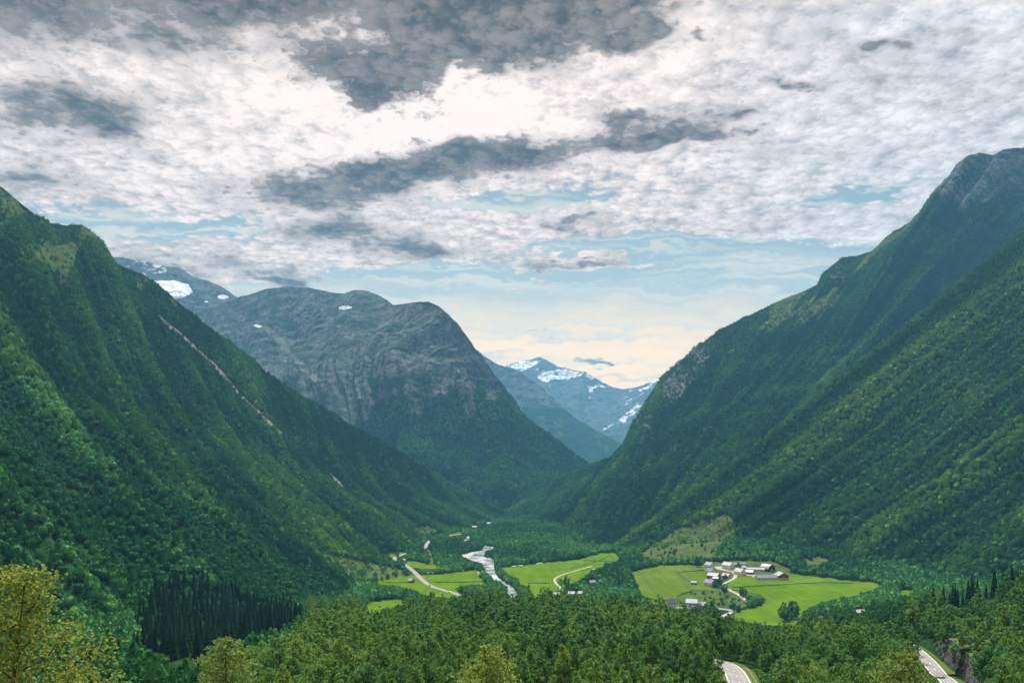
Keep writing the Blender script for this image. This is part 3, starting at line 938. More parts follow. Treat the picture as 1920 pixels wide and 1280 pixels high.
MC = loft([
    [(0, 330, 1010, 2900), (.3, 560, 990, 2700), (.6, 800, 975, 2500), (.85, 930, 966, 2400), (1, 1130, 905, 2900)],
    [(0, 300, 860, 3500), (.3, 560, 830, 3250), (.6, 760, 810, 2950), (.85, 930, 840, 2900), (1, 1125, 890, 3200)],
    [(0, 260, 720, 4200), (.3, 540, 690, 3900), (.6, 740, 660, 3330), (.85, 910, 720, 3260), (1, 1122, 885, 3350)],
    [(0, 300, 640, 4900), (.08, 380, 590, 4800), (.14, 425, 563, 4700), (.18, 460, 553, 4650), (.22, 500, 543, 4600), (.26, 540, 538, 4550), (.30, 580, 540, 4500), (.34, 620, 549, 4400), (.37, 645, 553, 4350), (.395, 662, 547, 4300), (.42, 684, 548, 4250), (.45, 712, 557, 4150), (.48, 738, 571, 4000), (.51, 765, 568, 3850), (.54, 790, 564, 3700), (.565, 806, 563, 3640),
     (.59, 822, 571, 3600), (.62, 838, 586, 3580), (.65, 856, 604, 3560), (.68, 874, 628, 3550), (.72, 900, 660, 3540), (.76, 925, 694, 3530), (.80, 952, 733, 3520), (.84, 982, 774, 3500), (.88, 1012, 812, 3480), (.92, 1045, 846, 3460), (.96, 1080, 870, 3440), (1, 1118, 883, 3420)],
], [0, .3, .68, 1], 820, 460, 0, 1, disp_c, 71, at_c, back=(900, -350))


# --- snowy shoulder far left
def disp_s(S, T, p, seed):
    e = 0.15 + 0.85 * np.clip((1 - T) * 5, 0, 1)
    return (gully(S, T, 9, seed) * 40 + fbm(p[..., 0] / 300, p[..., 1] / 300, p[..., 2] / 200, 5, seed + 7, 0.55) * 45) * e + fbm(p[..., 0] / 70, p[..., 1] / 70, p[..., 2] / 60, 3, seed + 9, 0.6, True) * 7


def at_s(L, at):
    n = fbm(L.px / 10, L.py / 5, None, 4, 63)
    n2 = fbm(L.px / 14, L.py / 2.5, None, 3, 64)
    at['rock'] = np.clip(0.95 - 0.25 * sstep(L.py, 560, 640), 0, 1) + 0 * n
    at['grass'] = 0.25 * sstep(n, 0, .5) * sstep(L.py, 560, 620)
    sn = 0.55 * sstep(n - np.abs(L.px - 300) / 220 + 0.25, 0.0, 0.5) * sstep(-L.py, -535, -510) * sstep(-L.px, -345, -310)
    edge = fbm(L.px / 9, L.py / 7, None, 3, 91) * 3
    big = inside(L.px + edge, L.py + edge, [(270, 525), (300, 526), (322, 525), (335, 527), (352, 531), (358, 541), (363, 548), (352, 552), (346, 557), (330, 560), (300, 560)])
    oval = np.hypot((L.px - 418) / 10.5, (L.py - 556.5) / 4.0) < 1 + 0.1 * n
    small = np.hypot((L.px - 386) / 5, (L.py - 565) / 1.3) < 1
    sn[big | oval | small] = 0.9
    sn = sn * (1.0 - 0.35 * sstep(n2, 0.25, 0.6))
    at['snow'] = sn
    d = line_dist(L.px, L.py, [(405, 580), (460, 615), (520, 650), (585, 690), (620, 720)]) + 10 * np.abs(n)
    at['scree'] = 0.42 * (1 - sstep(d, 6, 26))


MS = loft([
    [(0, 60, 800, 4300), (.5, 400, 800, 4250), (1, 700, 790, 4200)],
    [(0, 60, 640, 4900), (.5, 370, 620, 4800), (1, 640, 640, 4600)],
    [(0, 60, 500, 5600), (.2, 150, 488, 5550), (.30, 215, 482, 5500), (.34, 230, 482, 5500), (.40, 255, 490, 5480), (.46, 285, 495, 5470), (.5, 300, 499, 5460), (.54, 318, 500, 5450), (.57, 332, 501, 5440), (.60, 345, 509, 5430), (.63, 362, 520, 5420), (.66, 382, 525, 5400), (.70, 410, 535, 5370), (.73, 428, 546, 5340), (.76, 444, 556, 5300), (.85, 500, 585, 5200), (1, 600, 640, 5000)],
], [0, .5, 1], 420, 260, 0, 1, disp_s, 91, at_s, back=(700, -250))


# --- hazy blue ridge and the snow peak beyond
def disp_b(S, T, p, seed):
    e = 0.12 + 0.88 * np.clip((1 - T) * 6, 0, 1)
    return (gully(S, T, 10, seed) * 60 + fbm(p[..., 0] / 600, p[..., 1] / 600, p[..., 2] / 500, 5, seed + 7, 0.55) * 80) * e + fbm(p[..., 0] / 120, p[..., 1] / 120, p[..., 2] / 90, 4, seed + 9, 0.6, True) * 14


def at_b(L, at):
    n = fbm(L.px / 30, L.py / 30, None, 4, 73)
    at['rock'] = np.clip(0.85 - sstep(L.py + 30 * n, 720, 800) * 0.8, 0, 1)
    at['grass'] = 0.5 * sstep(n, -0.1, .4)
    d = line_dist(L.px, L.py, [(1040, 790), (1046, 806), (1044, 830)]) + 4 * np.abs(n)
    at['scree'] = 0.6 * (1 - sstep(d, 0.6, 3))


MB_ = loft([
    [(0, 800, 900, 5600), (.5, 1000, 900, 5600), (1, 1230, 880, 6000)],
    [(0, 780, 760, 6400), (.5, 980, 800, 6300), (1, 1225, 860, 6300)],
    [(0, 780, 590, 7500), (.2, 860, 632, 7300), (.31, 905, 664, 7200), (.34, 920, 674, 7150), (.37, 933, 683, 7120), (.41, 948, 688, 7100), (.45, 962, 691, 7080), (.49, 980, 700, 7050), (.53, 1000, 715, 7000), (.57, 1015, 726, 6950), (.61, 1032, 744, 6900), (.65, 1050, 762, 6850), (.70, 1076, 783, 6800), (.75, 1104, 802, 6750), (.81, 1134, 817, 6700), (.88, 1165, 831, 6650), (1, 1225, 852, 6550)],
], [0, .5, 1], 420, 260, 0, 1, disp_b, 111, at_b, back=(900, -400))


def disp_f(S, T, p, seed):
    e = 0.10 + 0.90 * np.clip((1 - T) * 5, 0, 1)
    return (gully(S, T, 9, seed) * 110 + fbm(p[..., 0] / 900, p[..., 1] / 900, p[..., 2] / 700, 5, seed + 7, 0.55) * 120) * e + fbm(p[..., 0] / 160, p[..., 1] / 160, p[..., 2] / 110, 4, seed + 9, 0.6, True) * 16


def at_f(L, at):
    n = fbm(L.px / 16, L.py / 9, None, 4, 83)
    n2 = fbm(L.px / 6, L.py / 4, None, 3, 84)
    e1 = n * 5
    at['rock'] = np.clip(0.95 - 0.5 * sstep(L.py, 770, 830), 0, 1) + 0 * n
    at['grass'] = 0.3 * sstep(n, 0, .4) * sstep(L.py, 720, 800)
    sn = np.zeros(L.px.shape)
    for poly, k in (([(951, 686), (975, 678), (984, 676), (1004, 675), (1012, 677), (1004, 683), (990, 690), (978, 696), (968, 692)], 1.0),
                    ([(1006, 706), (1020, 698), (1040, 692), (1060, 690), (1076, 696), (1096, 697), (1084, 706), (1070, 712), (1058, 711), (1040, 711), (1024, 716), (1014, 714)], 1.0),
                    ([(1098, 700), (1110, 701), (1116, 708), (1106, 710), (1100, 706)], 0.9),
                    ([(1098, 722), (1110, 724), (1124, 720), (1134, 724), (1112, 728), (1110, 735), (1104, 736)], 1.0),
                    ([(1103, 744), (1108, 742), (1106, 748)], 0.9), ([(1028, 726), (1038, 718), (1034, 725)], 0.7),
                    ([(1196, 730), (1222, 722), (1218, 728), (1200, 734)], 0.9), ([(1212, 718), (1240, 708), (1262, 700), (1240, 716), (1222, 718)], 0.9),
                    ([(1158, 788), (1172, 772), (1196, 760), (1202, 762), (1186, 776), (1168, 792)], 0.9), ([(1174, 752), (1186, 742), (1182, 754)], 0.7), ([(1130, 806), (1150, 790), (1160, 792), (1140, 806)], 0.6)):
        sn[inside(L.px + e1, L.py + e1 * .5, poly)] = k
    sn = sn * (0.66 + 0.75 * fbm(L.px / 5 - L.py / 6, L.py / 2.2 + L.px / 9, None, 3, 85))
    sn = np.maximum(sn, 0.52 * sstep(n2 + n, 0.15, 0.5) * sstep(-L.py, -720, -690) * sstep(L.px, 990, 1010))
    sn = np.maximum(sn, 0.5 * sstep(n2 + n, 0.2, 0.5) * sstep(L.px, 1150, 1180) * sstep(-L.py, -790, -760))
    at['snow'] = sn


MF = loft([
    [(0, 880, 880, 8200), (.5, 1080, 870, 8200), (1, 1330, 860, 7800)],
    [(0, 870, 770, 9600), (.5, 1080, 770, 9600), (.7, 1140, 810, 9000), (1, 1340, 770, 8600)],
    [(0, 860, 720, 11000), (.15, 925, 697, 11000), (.20, 950, 686, 11000), (.24, 968, 680, 11000), (.28, 984, 676, 11000), (.30, 995, 675, 11000), (.325, 1007, 671, 11000), (.34, 1013, 670, 11000), (.36, 1024, 676, 10950), (.39, 1044, 686, 10900), (.42, 1060, 689, 10850), (.45, 1078, 695, 10800), (.49, 1097, 697, 10750), (.51, 1108, 703, 10700), (.53, 1118, 711, 10650), (.56, 1134, 719, 10600), (.59, 1150, 726, 10500), (.61, 1165, 730, 10450), (.65, 1180, 728, 10300),
     (.69, 1200, 724, 10200), (.73, 1222, 716, 10100), (.77, 1242, 707, 10000), (.85, 1280, 690, 9800), (1, 1350, 660, 9500)],
], [0, .5, 1], 460, 300, 0, 1, disp_f, 131, at_f, back=(1200, -500))


# ------------------------------------------------------------------ trees
def rot_basis(n):
    n = n / np.maximum(np.linalg.norm(n, axis=1, keepdims=True), 1e-9)
    h = np.where(np.abs(n[:, 2:3]) < 0.9, np.array([[0, 0, 1.0]]), np.array([[1.0, 0, 0]]))
    u = np.cross(h, n); u /= np.linalg.norm(u, axis=1, keepdims=True)
    return u, np.cross(n, u), n


def leaf_cards(rng, c, nrm, size, aspect=0.7, cup=0.25):
    """one bent leaf-shaped face pair per centre"""
    m = len(c)
    u, v, n = rot_basis(nrm)
    a = rng.uniform(0, 2 * math.pi, m)[:, None]
    u, v = u * np.cos(a) + v * np.sin(a), v * np.cos(a) - u * np.sin(a)
    s = np.asarray(size).reshape(-1, 1) * np.ones((m, 1))
    k = n * s * cup
    p = np.stack([c - u * s * .5 - k, c + v * s * .5 * aspect + k * .3, c + u * s * .5 - k, c - v * s * .5 * aspect + k * .3], 1).reshape(-1, 3)
    i = np.arange(m)[:, None] * 4
    return p, i + np.array([[0, 1, 2, 3]])


def crown_points(rng, kind, H, Wd, ncl, nleaf):
    """leaf clusters round branch tips inside a crown outline; returns leaf centres, outward normals, cluster centres"""
    base = {'birch': 0.16, 'round': 0.12, 'cone': 0.10}[kind]
    t = rng.uniform(0, 1, ncl * 3)
    if kind == 'birch':
        env = lambda t: np.clip(t * 4.5, 0, 1) ** 0.6 * (1 - t) ** 0.62 * 1.12 + 0.03
    elif kind == 'cone':
        env = lambda t: (1 - t) ** 0.8 * np.clip(t * 9, 0, 1) + 0.04
    else:
        env = lambda t: np.sin(np.pi * np.clip(t * .95 + 0.05, 0, 1) ** 0.9) ** 0.55
    keep = rng.uniform(0, 1, len(t)) < env(t) ** 1.3 + 0.08
    t = t[keep][:ncl]
    r = env(t) * Wd / 2 * np.sqrt(rng.uniform(0.22, 1.0, len(t)))
    a = rng.uniform(0, 2 * math.pi, len(t)) + 0.0
    lob = 1 + 0.28 * np.sin(a * 2 + rng.uniform(0, 6)) * rng.uniform(.4, 1) + 0.12 * np.sin(a * 5 + t * 9)
    r = r * lob
    c = np.stack([r * np.cos(a), r * np.sin(a), H * (base + (1 - base) * t)], 1)
    cs = Wd * rng.uniform(0.07, 0.135, len(t))
    k = rng.integers(0, len(c), nleaf)
    g = rng.normal(0, 1, (nleaf, 3))
    g /= np.linalg.norm(g, axis=1, keepdims=True)
    rad = rng.uniform(0, 1, (nleaf, 1)) ** 0.45
    p = c[k] + g * rad * cs[k][:, None] * np.array([1.0, 1.0, 0.95])
    out = p - np.array([0, 0, H * 0.45])
    out[:, 2] *= 0.5
    n = g * 0.7 + out / np.maximum(np.linalg.norm(out, axis=1, keepdims=True), .1) * 0.5 + np.array([0, 0, 0.45]) + rng.normal(0, .35, (nleaf, 3))
    return p, n, c


def crown_mesh(name, rng, kind, H, Wd, ncl, nleaf, size, mat):
    p, n, c = crown_points(rng, kind, H, Wd, ncl, nleaf)
    v, f = leaf_cards(rng, p, n, size * rng.uniform(0.7, 1.35, len(p)))
    me = mesh_np(name, v, f)
    me.materials.append(mat)
    return me, c


def trunk_mesh(name, rng, H, r0, tips, mat, nlimb=14):
    mb = MB()
    bend = rng.normal(0, 0.012 * H, (4, 2))
    ax = [Vector((0, 0, -0.6))] + [Vector((bend[i, 0] * (i + 1) / 4, bend[i, 1] * (i + 1) / 4, H * z)) for i, z in enumerate((0.25, 0.5, 0.75, 0.97))]
    mb.tube(ax, [r0 * 1.15, r0 * 0.85, r0 * 0.6, r0 * 0.35, r0 * 0.08], 7)
    sel = rng.permutation(len(tips))[:nlimb]
    for i in sel:
        tip = Vector(tips[i])
        z = max(0.1 * H, tip.z - (tip.xy.length) * rng.uniform(0.5, 1.0))
        k = min(max(z / H, 0), .97)
        j = 0
        zs = [a.z for a in ax]
        while j < len(zs) - 2 and zs[j + 1] < z:
            j += 1
        w = (z - zs[j]) / (zs[j + 1] - zs[j])
        root = ax[j].lerp(ax[j + 1], min(max(w, 0), 1))
        midp = root.lerp(tip, 0.5) + Vector((0, 0, -0.04 * H * rng.uniform(0, 1)))
        rr = r0 * (0.42 * (1 - k) + 0.08)
        mb.tube([root, midp, tip], [rr, rr * .6, rr * .2], 5, False)
    me = bpy.data.meshes.new(name)
    me.from_pydata(mb.v, [], mb.f)
    me.polygons.foreach_set('use_smooth', np.ones(len(me.polygons), bool))
    me.materials.append(mat)
    return me


def spruce_mesh(name, rng, H, Wd, whorls, per, mat, card):
    """drooping branch fans in whorls round a dense core"""
    P_, F_ = [], []
    nr, na = 14, 10
    for i in range(nr):
        t = i / (nr - 1)
        for k in range(na):
            a = 6.283 * (k + 0.5 * (i % 2)) / na
            r = Wd / 2 * 0.62 * (1 - t) ** 0.9 * rng.uniform(0.7, 1.2) + 0.03
            P_.append(np.array([math.cos(a) * r, math.sin(a) * r, H * (0.05 + 0.93 * t)]))
    for i in range(nr - 1):
        for k in range(na):
            a, b, c, d = i * na + k, i * na + (k + 1) % na, (i + 1) * na + (k + 1) % na, (i + 1) * na + k
            F_ += [(a, b, c), (a, c, d)]
    base = nr * na
    for i in range(whorls):
        t = (i + rng.uniform(-.3, .3)) / whorls
        z = H * (0.05 + 0.94 * t)
        L = Wd / 2 * (1 - t) ** 0.85 * rng.uniform(0.8, 1.15) + 0.16
        m = max(5, int(per * (1 - 0.4 * t)))
        a0 = rng.uniform(0, 6.28)
        for k in range(m):
            a = a0 + 6.283 * k / m + rng.uniform(-.25, .25)
            l = L * rng.uniform(0.7, 1.12)
            d = np.array([math.cos(a), math.sin(a), 0]); s = np.array([-math.sin(a), math.cos(a), 0])
            w = l * card * rng.uniform(.8, 1.2)
            dz = H * 0.035
            r0 = d * l * 0.2 + np.array([0, 0, z + 0.10 * l + dz])
            m1 = d * l * 0.6 + np.array([0, 0, z - 0.10 * l])
            tp = d * l + np.array([0, 0, z - 0.32 * l])
            dr = np.array([0, 0, -0.22 * l])
            P_ += [r0, m1 + s * w + dr, m1, m1 - s * w + dr, tp]
            F_ += [(base, base + 1, base + 2), (base, base + 2, base + 3), (base + 1, base + 4, base + 2), (base + 2, base + 4, base + 3)]
            base += 5
    me = mesh_np(name, np.array(P_), np.array(F_))
    me.materials.append(mat)
    return me


def far_crown(name, rng, mat, H, Wd, ncard=46, pointed=0.0):
    """broadleaf crown for a whole hillside: a lumpy body with leaf clumps standing off it"""
    bm = bmesh.new()
    bmesh.ops.create_icosphere(bm, subdivisions=2, radius=1.0)
    v = np.array([x.co[:] for x in bm.verts]); f = np.array([[q.index for q in x.verts] for x in bm.faces])
    bm.free()
    o = rng.uniform(0, 90, 3)
    d = 1 + 0.30 * fbm(v[:, 0] * 1.7 + o[0], v[:, 1] * 1.7 + o[1], v[:, 2] * 1.7 + o[2], 3, 3, 0.65)
    v = v * d[:, None] * 0.86
    sh = 1 - pointed * np.clip(v[:, 2], 0, 1) * 0.75
    v[:, :2] *= sh[:, None]
    v = v * np.array([Wd / 2, Wd / 2, H * 0.46]) + np.array([0, 0, H * 0.52])
    k = rng.integers(0, len(v), ncard)
    c = v[k] + (v[k] - [0, 0, H * .5]) * rng.uniform(0.0, 0.16, (ncard, 1)) + rng.normal(0, .12, (ncard, 3))
    n = (v[k] - [0, 0, H * .4]) / Wd + rng.normal(0, 0.5, (ncard, 3)) + [0, 0, .4]
    p, q = leaf_cards(rng, c, n, rng.uniform(0.16, 0.32, ncard) * Wd, 0.8)
    tri = np.concatenate([q[:, [0, 1, 2]], q[:, [0, 2, 3]]])
    me = mesh_np(name, np.vstack([v, p]), np.vstack([f, tri + len(v)]))
    me.materials.append(mat)
    return me


_protos = {}


def proto(key, me):
    o = bpy.data.objects.new('source_' + key, me)        # never linked to the scene: only its mesh is used
    return o


def scatter(name, pts, scale, rz, tint, variant, protos, label, mat=None):
    """ONE object: a wood too big to count, its trees instanced at the points"""
    me = bpy.data.meshes.new(name)
    me.vertices.add(len(pts))
    me.vertices.foreach_set('co', np.ascontiguousarray(pts, np.float32).ravel())
    fattr(me, 'size', scale); fattr(me, 'turn', rz); fattr(me, 'tint', tint)
    a = me.attributes.new('kind_index', 'INT', 'POINT')
    a.data.foreach_set('value', np.ascontiguousarray(variant, np.int32))
    o = link(name, me)
    ng = bpy.data.node_groups.new(name, 'GeometryNodeTree')
    ng.interface.new_socket('Geometry', in_out='INPUT', socket_type='NodeSocketGeometry')
    ng.interface.new_socket('Geometry', in_out='OUTPUT', socket_type='NodeSocketGeometry')
    g = NT(ng)
    gi, go = g.n('NodeGroupInput'), g.n('NodeGroupOutput')
    iop = g.n('GeometryNodeInstanceOnPoints')
    ng.links.new(gi.outputs[0], iop.inputs['Points'])
    # joined in reverse: Join Geometry lists the newest link first
    join = g.n('GeometryNodeJoinGeometry')
    for p in protos:
        oi = g.n('GeometryNodeObjectInfo', transform_space='ORIGINAL')
        oi.inputs['Object'].default_value = p
        oi.inputs['As Instance'].default_value = False
        gt = g.n('GeometryNodeGeometryToInstance')
        ng.links.new(oi.outputs['Geometry'], gt.inputs[0])
        ng.links.new(gt.outputs[0], join.inputs[0])
    ng.links.new(join.outputs[0], iop.inputs['Instance'])
    iop.inputs['Pick Instance'].default_value = True

    def named(n, typ):
        x = g.n('GeometryNodeInputNamedAttribute', data_type=typ)
        x.inputs['Name'].default_value = n
        return x.outputs['Attribute']
    ng.links.new(named('kind_index', 'INT'), iop.inputs['Instance Index'])
    cx = g.n('ShaderNodeCombineXYZ')
    ng.links.new(named('turn', 'FLOAT'), cx.inputs[2])
    ng.links.new(cx.outputs[0], iop.inputs['Rotation'])
    ng.links.new(named('size', 'FLOAT'), iop.inputs['Scale'])
    ng.links.new(iop.outputs[0], go.inputs[0])
    md = o.modifiers.new('trees', 'NODES')
    md.node_group = ng
    return tag(o, label, None, None, 'stuff')


_rng = np.random.default_rng(7)
FAR = [proto('crown', far_crown('broadleaf', _rng, LM_SLOPE, H, W, 60, pt)) for H, W, pt in ((8.6, 7.4, 0.1), (9.4, 6.8, 0.5), (7.4, 7.8, 0.0), (10.4, 6.2, 0.8), (8.0, 7.0, 0.3))]
NEARSLOPE = []
for _kd, _ch, _cw in (('round', 9.0, 7.4), ('birch', 10.0, 6.4), ('round', 8.4, 7.8), ('birch', 11.0, 6.0)):
    _m, _t = crown_mesh('slope_crown', _rng, _kd, _ch, _cw, 60, 900, 0.80, LM_SLOPE)
    NEARSLOPE.append(proto('slope', _m))
SLOPE_SET = FAR + NEARSLOPE


def pick_slope(y, rng):
    return np.where(y < 850, len(FAR) + rng.integers(0, len(NEARSLOPE), len(y)), rng.integers(0, len(FAR), len(y)))


FAR_SPRUCE = [proto('spruce', spruce_mesh('spruce', _rng, H, W, 12, 8, LM_SPRUCE_I, 0.5)) for H, W in ((15, 5.0), (13, 4.6))]
print('protos ok')


# places that must stay open to view: (outline in the photograph, nearest depth a tree inside it may have)
OPEN = [(p, 1) for p in FIELDS] + [(RIVER, 1), (RIVER_UP, 1)]
OPEN += [([(p[0] + dx, p[1] + dy) for p, dx, dy in [((858, 1117), 0, 0)]], 1)][:0]


def ribbon_poly(pts, w):
    q = np.array(pts, float)
    d = np.gradient(q, axis=0); d /= np.linalg.norm(d, axis=1, keepdims=True)
    n = np.stack([-d[:, 1], d[:, 0]], 1) * w
    return [tuple(x) for x in np.vstack([q + n, (q - n)[::-1]])]


OPEN += [(ribbon_poly([(864, 1116), (832, 1106), (808, 1098), (792, 1087), (780, 1075), (770, 1066), (762, 1061)], 3.5), 1),
         (ribbon_poly([(738, 1048), (750, 1041), (757, 1039)], 2.5), 1), (ribbon_poly([(797, 1028), (800, 1020), (807, 1013)], 3), 1), (ribbon_poly([(843, 1004), (866, 1000)], 1.6), 1),
         (ribbon_poly([(1401, 1130), (1382, 1113), (1366, 1105)], 2.5), 1), (ribbon_poly([(1340, 1140), (1371, 1144), (1375, 1147), (1358, 1153), (1353, 1162)], 2.5), 1),
         (ribbon_poly([(1265, 1138), (1310, 1139)], 1.2), 1), (ribbon_poly([(1203, 1140), (1234, 1140)], 1.2), 1),
         ([(1356, 1243), (1372, 1243), (1398, 1258), (1418, 1290), (1358, 1290)], 1),
         ([(1686, 1203), (1700, 1204), (1728, 1220), (1750, 1240), (1800, 1300), (1770, 1300), (1742, 1268), (1722, 1243), (1700, 1218)], 1),
         ([(1754, 1226), (1778, 1232), (1812, 1254), (1846, 1274), (1846, 1300), (1806, 1300)], 1),
         ([(1318, 1052), (1400, 1048), (1446, 1052), (1482, 1064), (1482, 1087), (1415, 1087), (1345, 1099), (1318, 1099)], 1),
         ([(1244, 1114), (1318, 1116), (1322, 1138), (1244, 1140)], 1), ([(1603, 1142), (1622, 1142), (1622, 1153), (1603, 1153)], 1),
         ([(1036, 1112), (1050, 1112), (1050, 1119), (1036, 1119)], 1), ([(1104, 1088), (1118, 1088), (1118, 1097), (1104, 1097)], 1), ([(1064, 1108), (1092, 1108), (1092, 1116), (1064, 1116)], 1),
         ([(764, 1085), (778, 1085), (778, 1094), (764, 1094)], 1), ([(912, 976), (922, 976), (922, 986), (912, 986)], 1), ([(884, 983), (896, 983), (896, 992), (884, 992)], 1), ([(884, 984), (884, 985), (885, 985)], 1)]
SPARSE = [PASTURE, PASTURE2, CLEARING, CLEARING2, STRIP, SCRUB, DRY1]


def blocks_view(x, y, z, h, w, polys=None):
    """whether a tree of that height and width hides something that the photograph shows"""
    bad = np.zeros(len(x), bool)
    for fz, fx in ((0.08, 0), (0.35, -.4), (0.35, .4), (0.6, -.4), (0.6, .4), (0.8, 0), (0.97, 0)):
        px = CPX + FPX * (x + fx * w) / y
        py = HPY - FPX * (z + fz * h - CAMZ) / y
        for poly, _n in (polys or OPEN):
            q = np.array(poly)
            m = (px > q[:, 0].min()) & (px < q[:, 0].max()) & (py > q[:, 1].min()) & (py < q[:, 1].max()) & ~bad
            if m.any():
                bad[m] |= inside(px[m], py[m], poly)
    return bad


def framed(p, mx=210, mt=160, mb=260):
    px, py = proj(p)
    return (px > -mx) & (px < 1920 + mx) & (py > -mt) & (py < 1280 + mb)


def sample_loft(L, spacing, rng, t1=1.0):
    """random spots on a mountain's face, about one per spacing x spacing metres"""
    nt = int(L.nt * t1)
    p = L.pos[:, :nt]
    a = np.linalg.norm(np.cross(p[1:, :-1] - p[:-1, :-1], p[:-1, 1:] - p[:-1, :-1]), axis=-1)
    face = L.nrm[:-1, :nt - 1]
    vis = (face * -(p[:-1, :-1] - np.array([0, 0, CAMZ]))).sum(-1) > -0.10 * np.linalg.norm(p[:-1, :-1], axis=-1)
    vis &= framed(p[:-1, :-1])
    w = (a * vis).ravel()
    n = int(w.sum() / spacing ** 2)
    cs = np.cumsum(w)
    i = np.searchsorted(cs, rng.uniform(0, cs[-1], n))
    i = np.minimum(i, len(w) - 1)
    r, c = i // (nt - 1), i % (nt - 1)
    u, v = rng.uniform(0, 1, (2, n))[..., None]
    q = (p[r, c] * (1 - u) + p[r + 1, c] * u) * (1 - v) + (p[r, c + 1] * (1 - u) + p[r + 1, c + 1] * u) * v
    at = {k: x[r, c] for k, x in L.at.items()}
    return q, at, L.S[r, c], L.T[r, c]


def tint_at(q, rng, seed=0, base=0.33, amp=0.55):
    n = fbm(q[:, 0] / 110, q[:, 1] / 110, q[:, 2] / 110, 3, 200 + seed)
    return np.clip(base + amp * n + rng.normal(0, 0.13, len(q)), 0, 1)


WOODS = []


SPR_L = [(250, 1232), (262, 1170), (292, 1120), (318, 1092), (345, 1094), (372, 1098), (420, 1112), (470, 1124), (520, 1140), (560, 1152), (568, 1172), (548, 1182), (500, 1188), (440, 1210), (400, 1236), (330, 1250)]
SPR_R = [(1750, 1170), (1745, 1150), (1790, 1128), (1850, 1106), (1935, 1080), (1935, 1120), (1900, 1138), (1850, 1160), (1800, 1180)]


def forest_on(L, name, spacing, label, seed, size=1.0, limit=None, thin=None, tbase=0.33, sizefn=None, gul=None):
    rng = np.random.default_rng(seed)
    q, at, S, T = sample_loft(L, spacing, rng)
    px, py = proj(q)
    clear = np.maximum.reduce([at['rock'] * 1.15, at['scree'] * 1.6, at['grass'] * 1.1, at['snow'] * 2])
    keep = rng.uniform(0, 1, len(q)) > np.clip((clear - 0.25) * 1.7, 0, 1)
    shrub = (at['grass'] > 0.7) & (rng.uniform(0, 1, len(q)) < 0.5)
    keep |= shrub
    if limit is not None:
        keep &= rng.uniform(0, 1, len(q)) < limit(q, px, py, S, T)
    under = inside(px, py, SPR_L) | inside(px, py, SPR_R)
    sc_ = size * rng.uniform(0.62, 1.25, len(q)) * (sizefn(q, px, py, S, T) if sizefn else 1.0)
    sc_ = np.where(shrub & (q[:, 2] < 160), sc_ * 0.38, sc_)
    keep &= ~blocks_view(q[:, 0], q[:, 1], q[:, 2], sc_ * 8.5, sc_ * 6)
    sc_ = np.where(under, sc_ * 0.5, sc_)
    q, sc_, under = q[keep], sc_[keep], under[keep]
    q[:, 2] -= 0.6 * sc_
    tint = tint_at(q, rng, seed, tbase)
    if gul is not None:
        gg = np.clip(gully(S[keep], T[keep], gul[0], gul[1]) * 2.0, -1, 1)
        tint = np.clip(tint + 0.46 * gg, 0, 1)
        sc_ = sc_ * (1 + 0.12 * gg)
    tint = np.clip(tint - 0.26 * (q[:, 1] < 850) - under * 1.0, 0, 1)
    print(name, len(q))
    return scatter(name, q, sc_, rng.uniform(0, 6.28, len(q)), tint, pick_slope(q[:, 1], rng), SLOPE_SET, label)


forest_on(ML, 'slope_forest', 5.5, 'dark green broadleaf forest covering the steep left valley wall', 21, 0.80,
          lambda q, px, py, S, T: 1 - 0.35 * sstep(q[:, 2], 430, 620), None, 0.30, lambda q, px, py, S, T: (1 - 0.5 * sstep(q[:, 2], 330, 600)) * (0.95 + 0.1 * sstep(q[:, 1], 400, 900)), (33, 11))
forest_on(MR1, 'slope_forest', 5.5, 'green broadleaf forest on the near spur of the right valley wall', 22, 0.82,
          lambda q, px, py, S, T: 1 - 0.3 * sstep(q[:, 2], 500, 700), None, 0.43, lambda q, px, py, S, T: (1 - 0.25 * sstep(q[:, 2], 350, 600)) * (0.75 + 0.25 * sstep(q[:, 1], 400, 900)), (7, 31))
forest_on(MR2, 'slope_forest', 6.8, 'dark green forest under the rocky top of the far right mountain', 23, 0.95,
          lambda q, px, py, S, T: (1 - 0.45 * sstep(q[:, 2], 520, 850)), None, 0.26, lambda q, px, py, S, T: 1 - 0.55 * sstep(q[:, 2], 380, 800), (22, 51))
forest_on(MC, 'slope_forest', 10.5, 'bluish green forest at the foot of the bare rock dome', 24, 1.35, None, None, 0.25)


# ------------------------------------------------------------------ haze: the air of the valley
def build_haze():
    mb = MB()
    mb.box(-8700, 8700, -400, 13100, -900, 1850)
    m, g, out = new_mat('haze')
    v = g.n('ShaderNodeVolumePrincipled')
    v.inputs['Color'].default_value = (0.20, 0.58, 0.98, 1)
    v.inputs['Density'].default_value = 0.62e-4
    v.inputs['Anisotropy'].default_value = 0.0
    g.t.links.new(v.outputs[0], out.inputs['Volume'])
    o = mb.build('haze', m)
    tag(o, kind='stuff')



# ------------------------------------------------------------------ fields, water, roads
def densify(poly, step, closed=True):
    q = np.array(poly, float)
    if closed:
        q = np.vstack([q, q[:1]])
    out = []
    for a, b in zip(q[:-1], q[1:]):
        n = max(1, int(np.hypot(*(b - a)[:2]) / step))
        for k in range(n):
            out.append(a + (b - a) * k / n)
    return np.array(out)


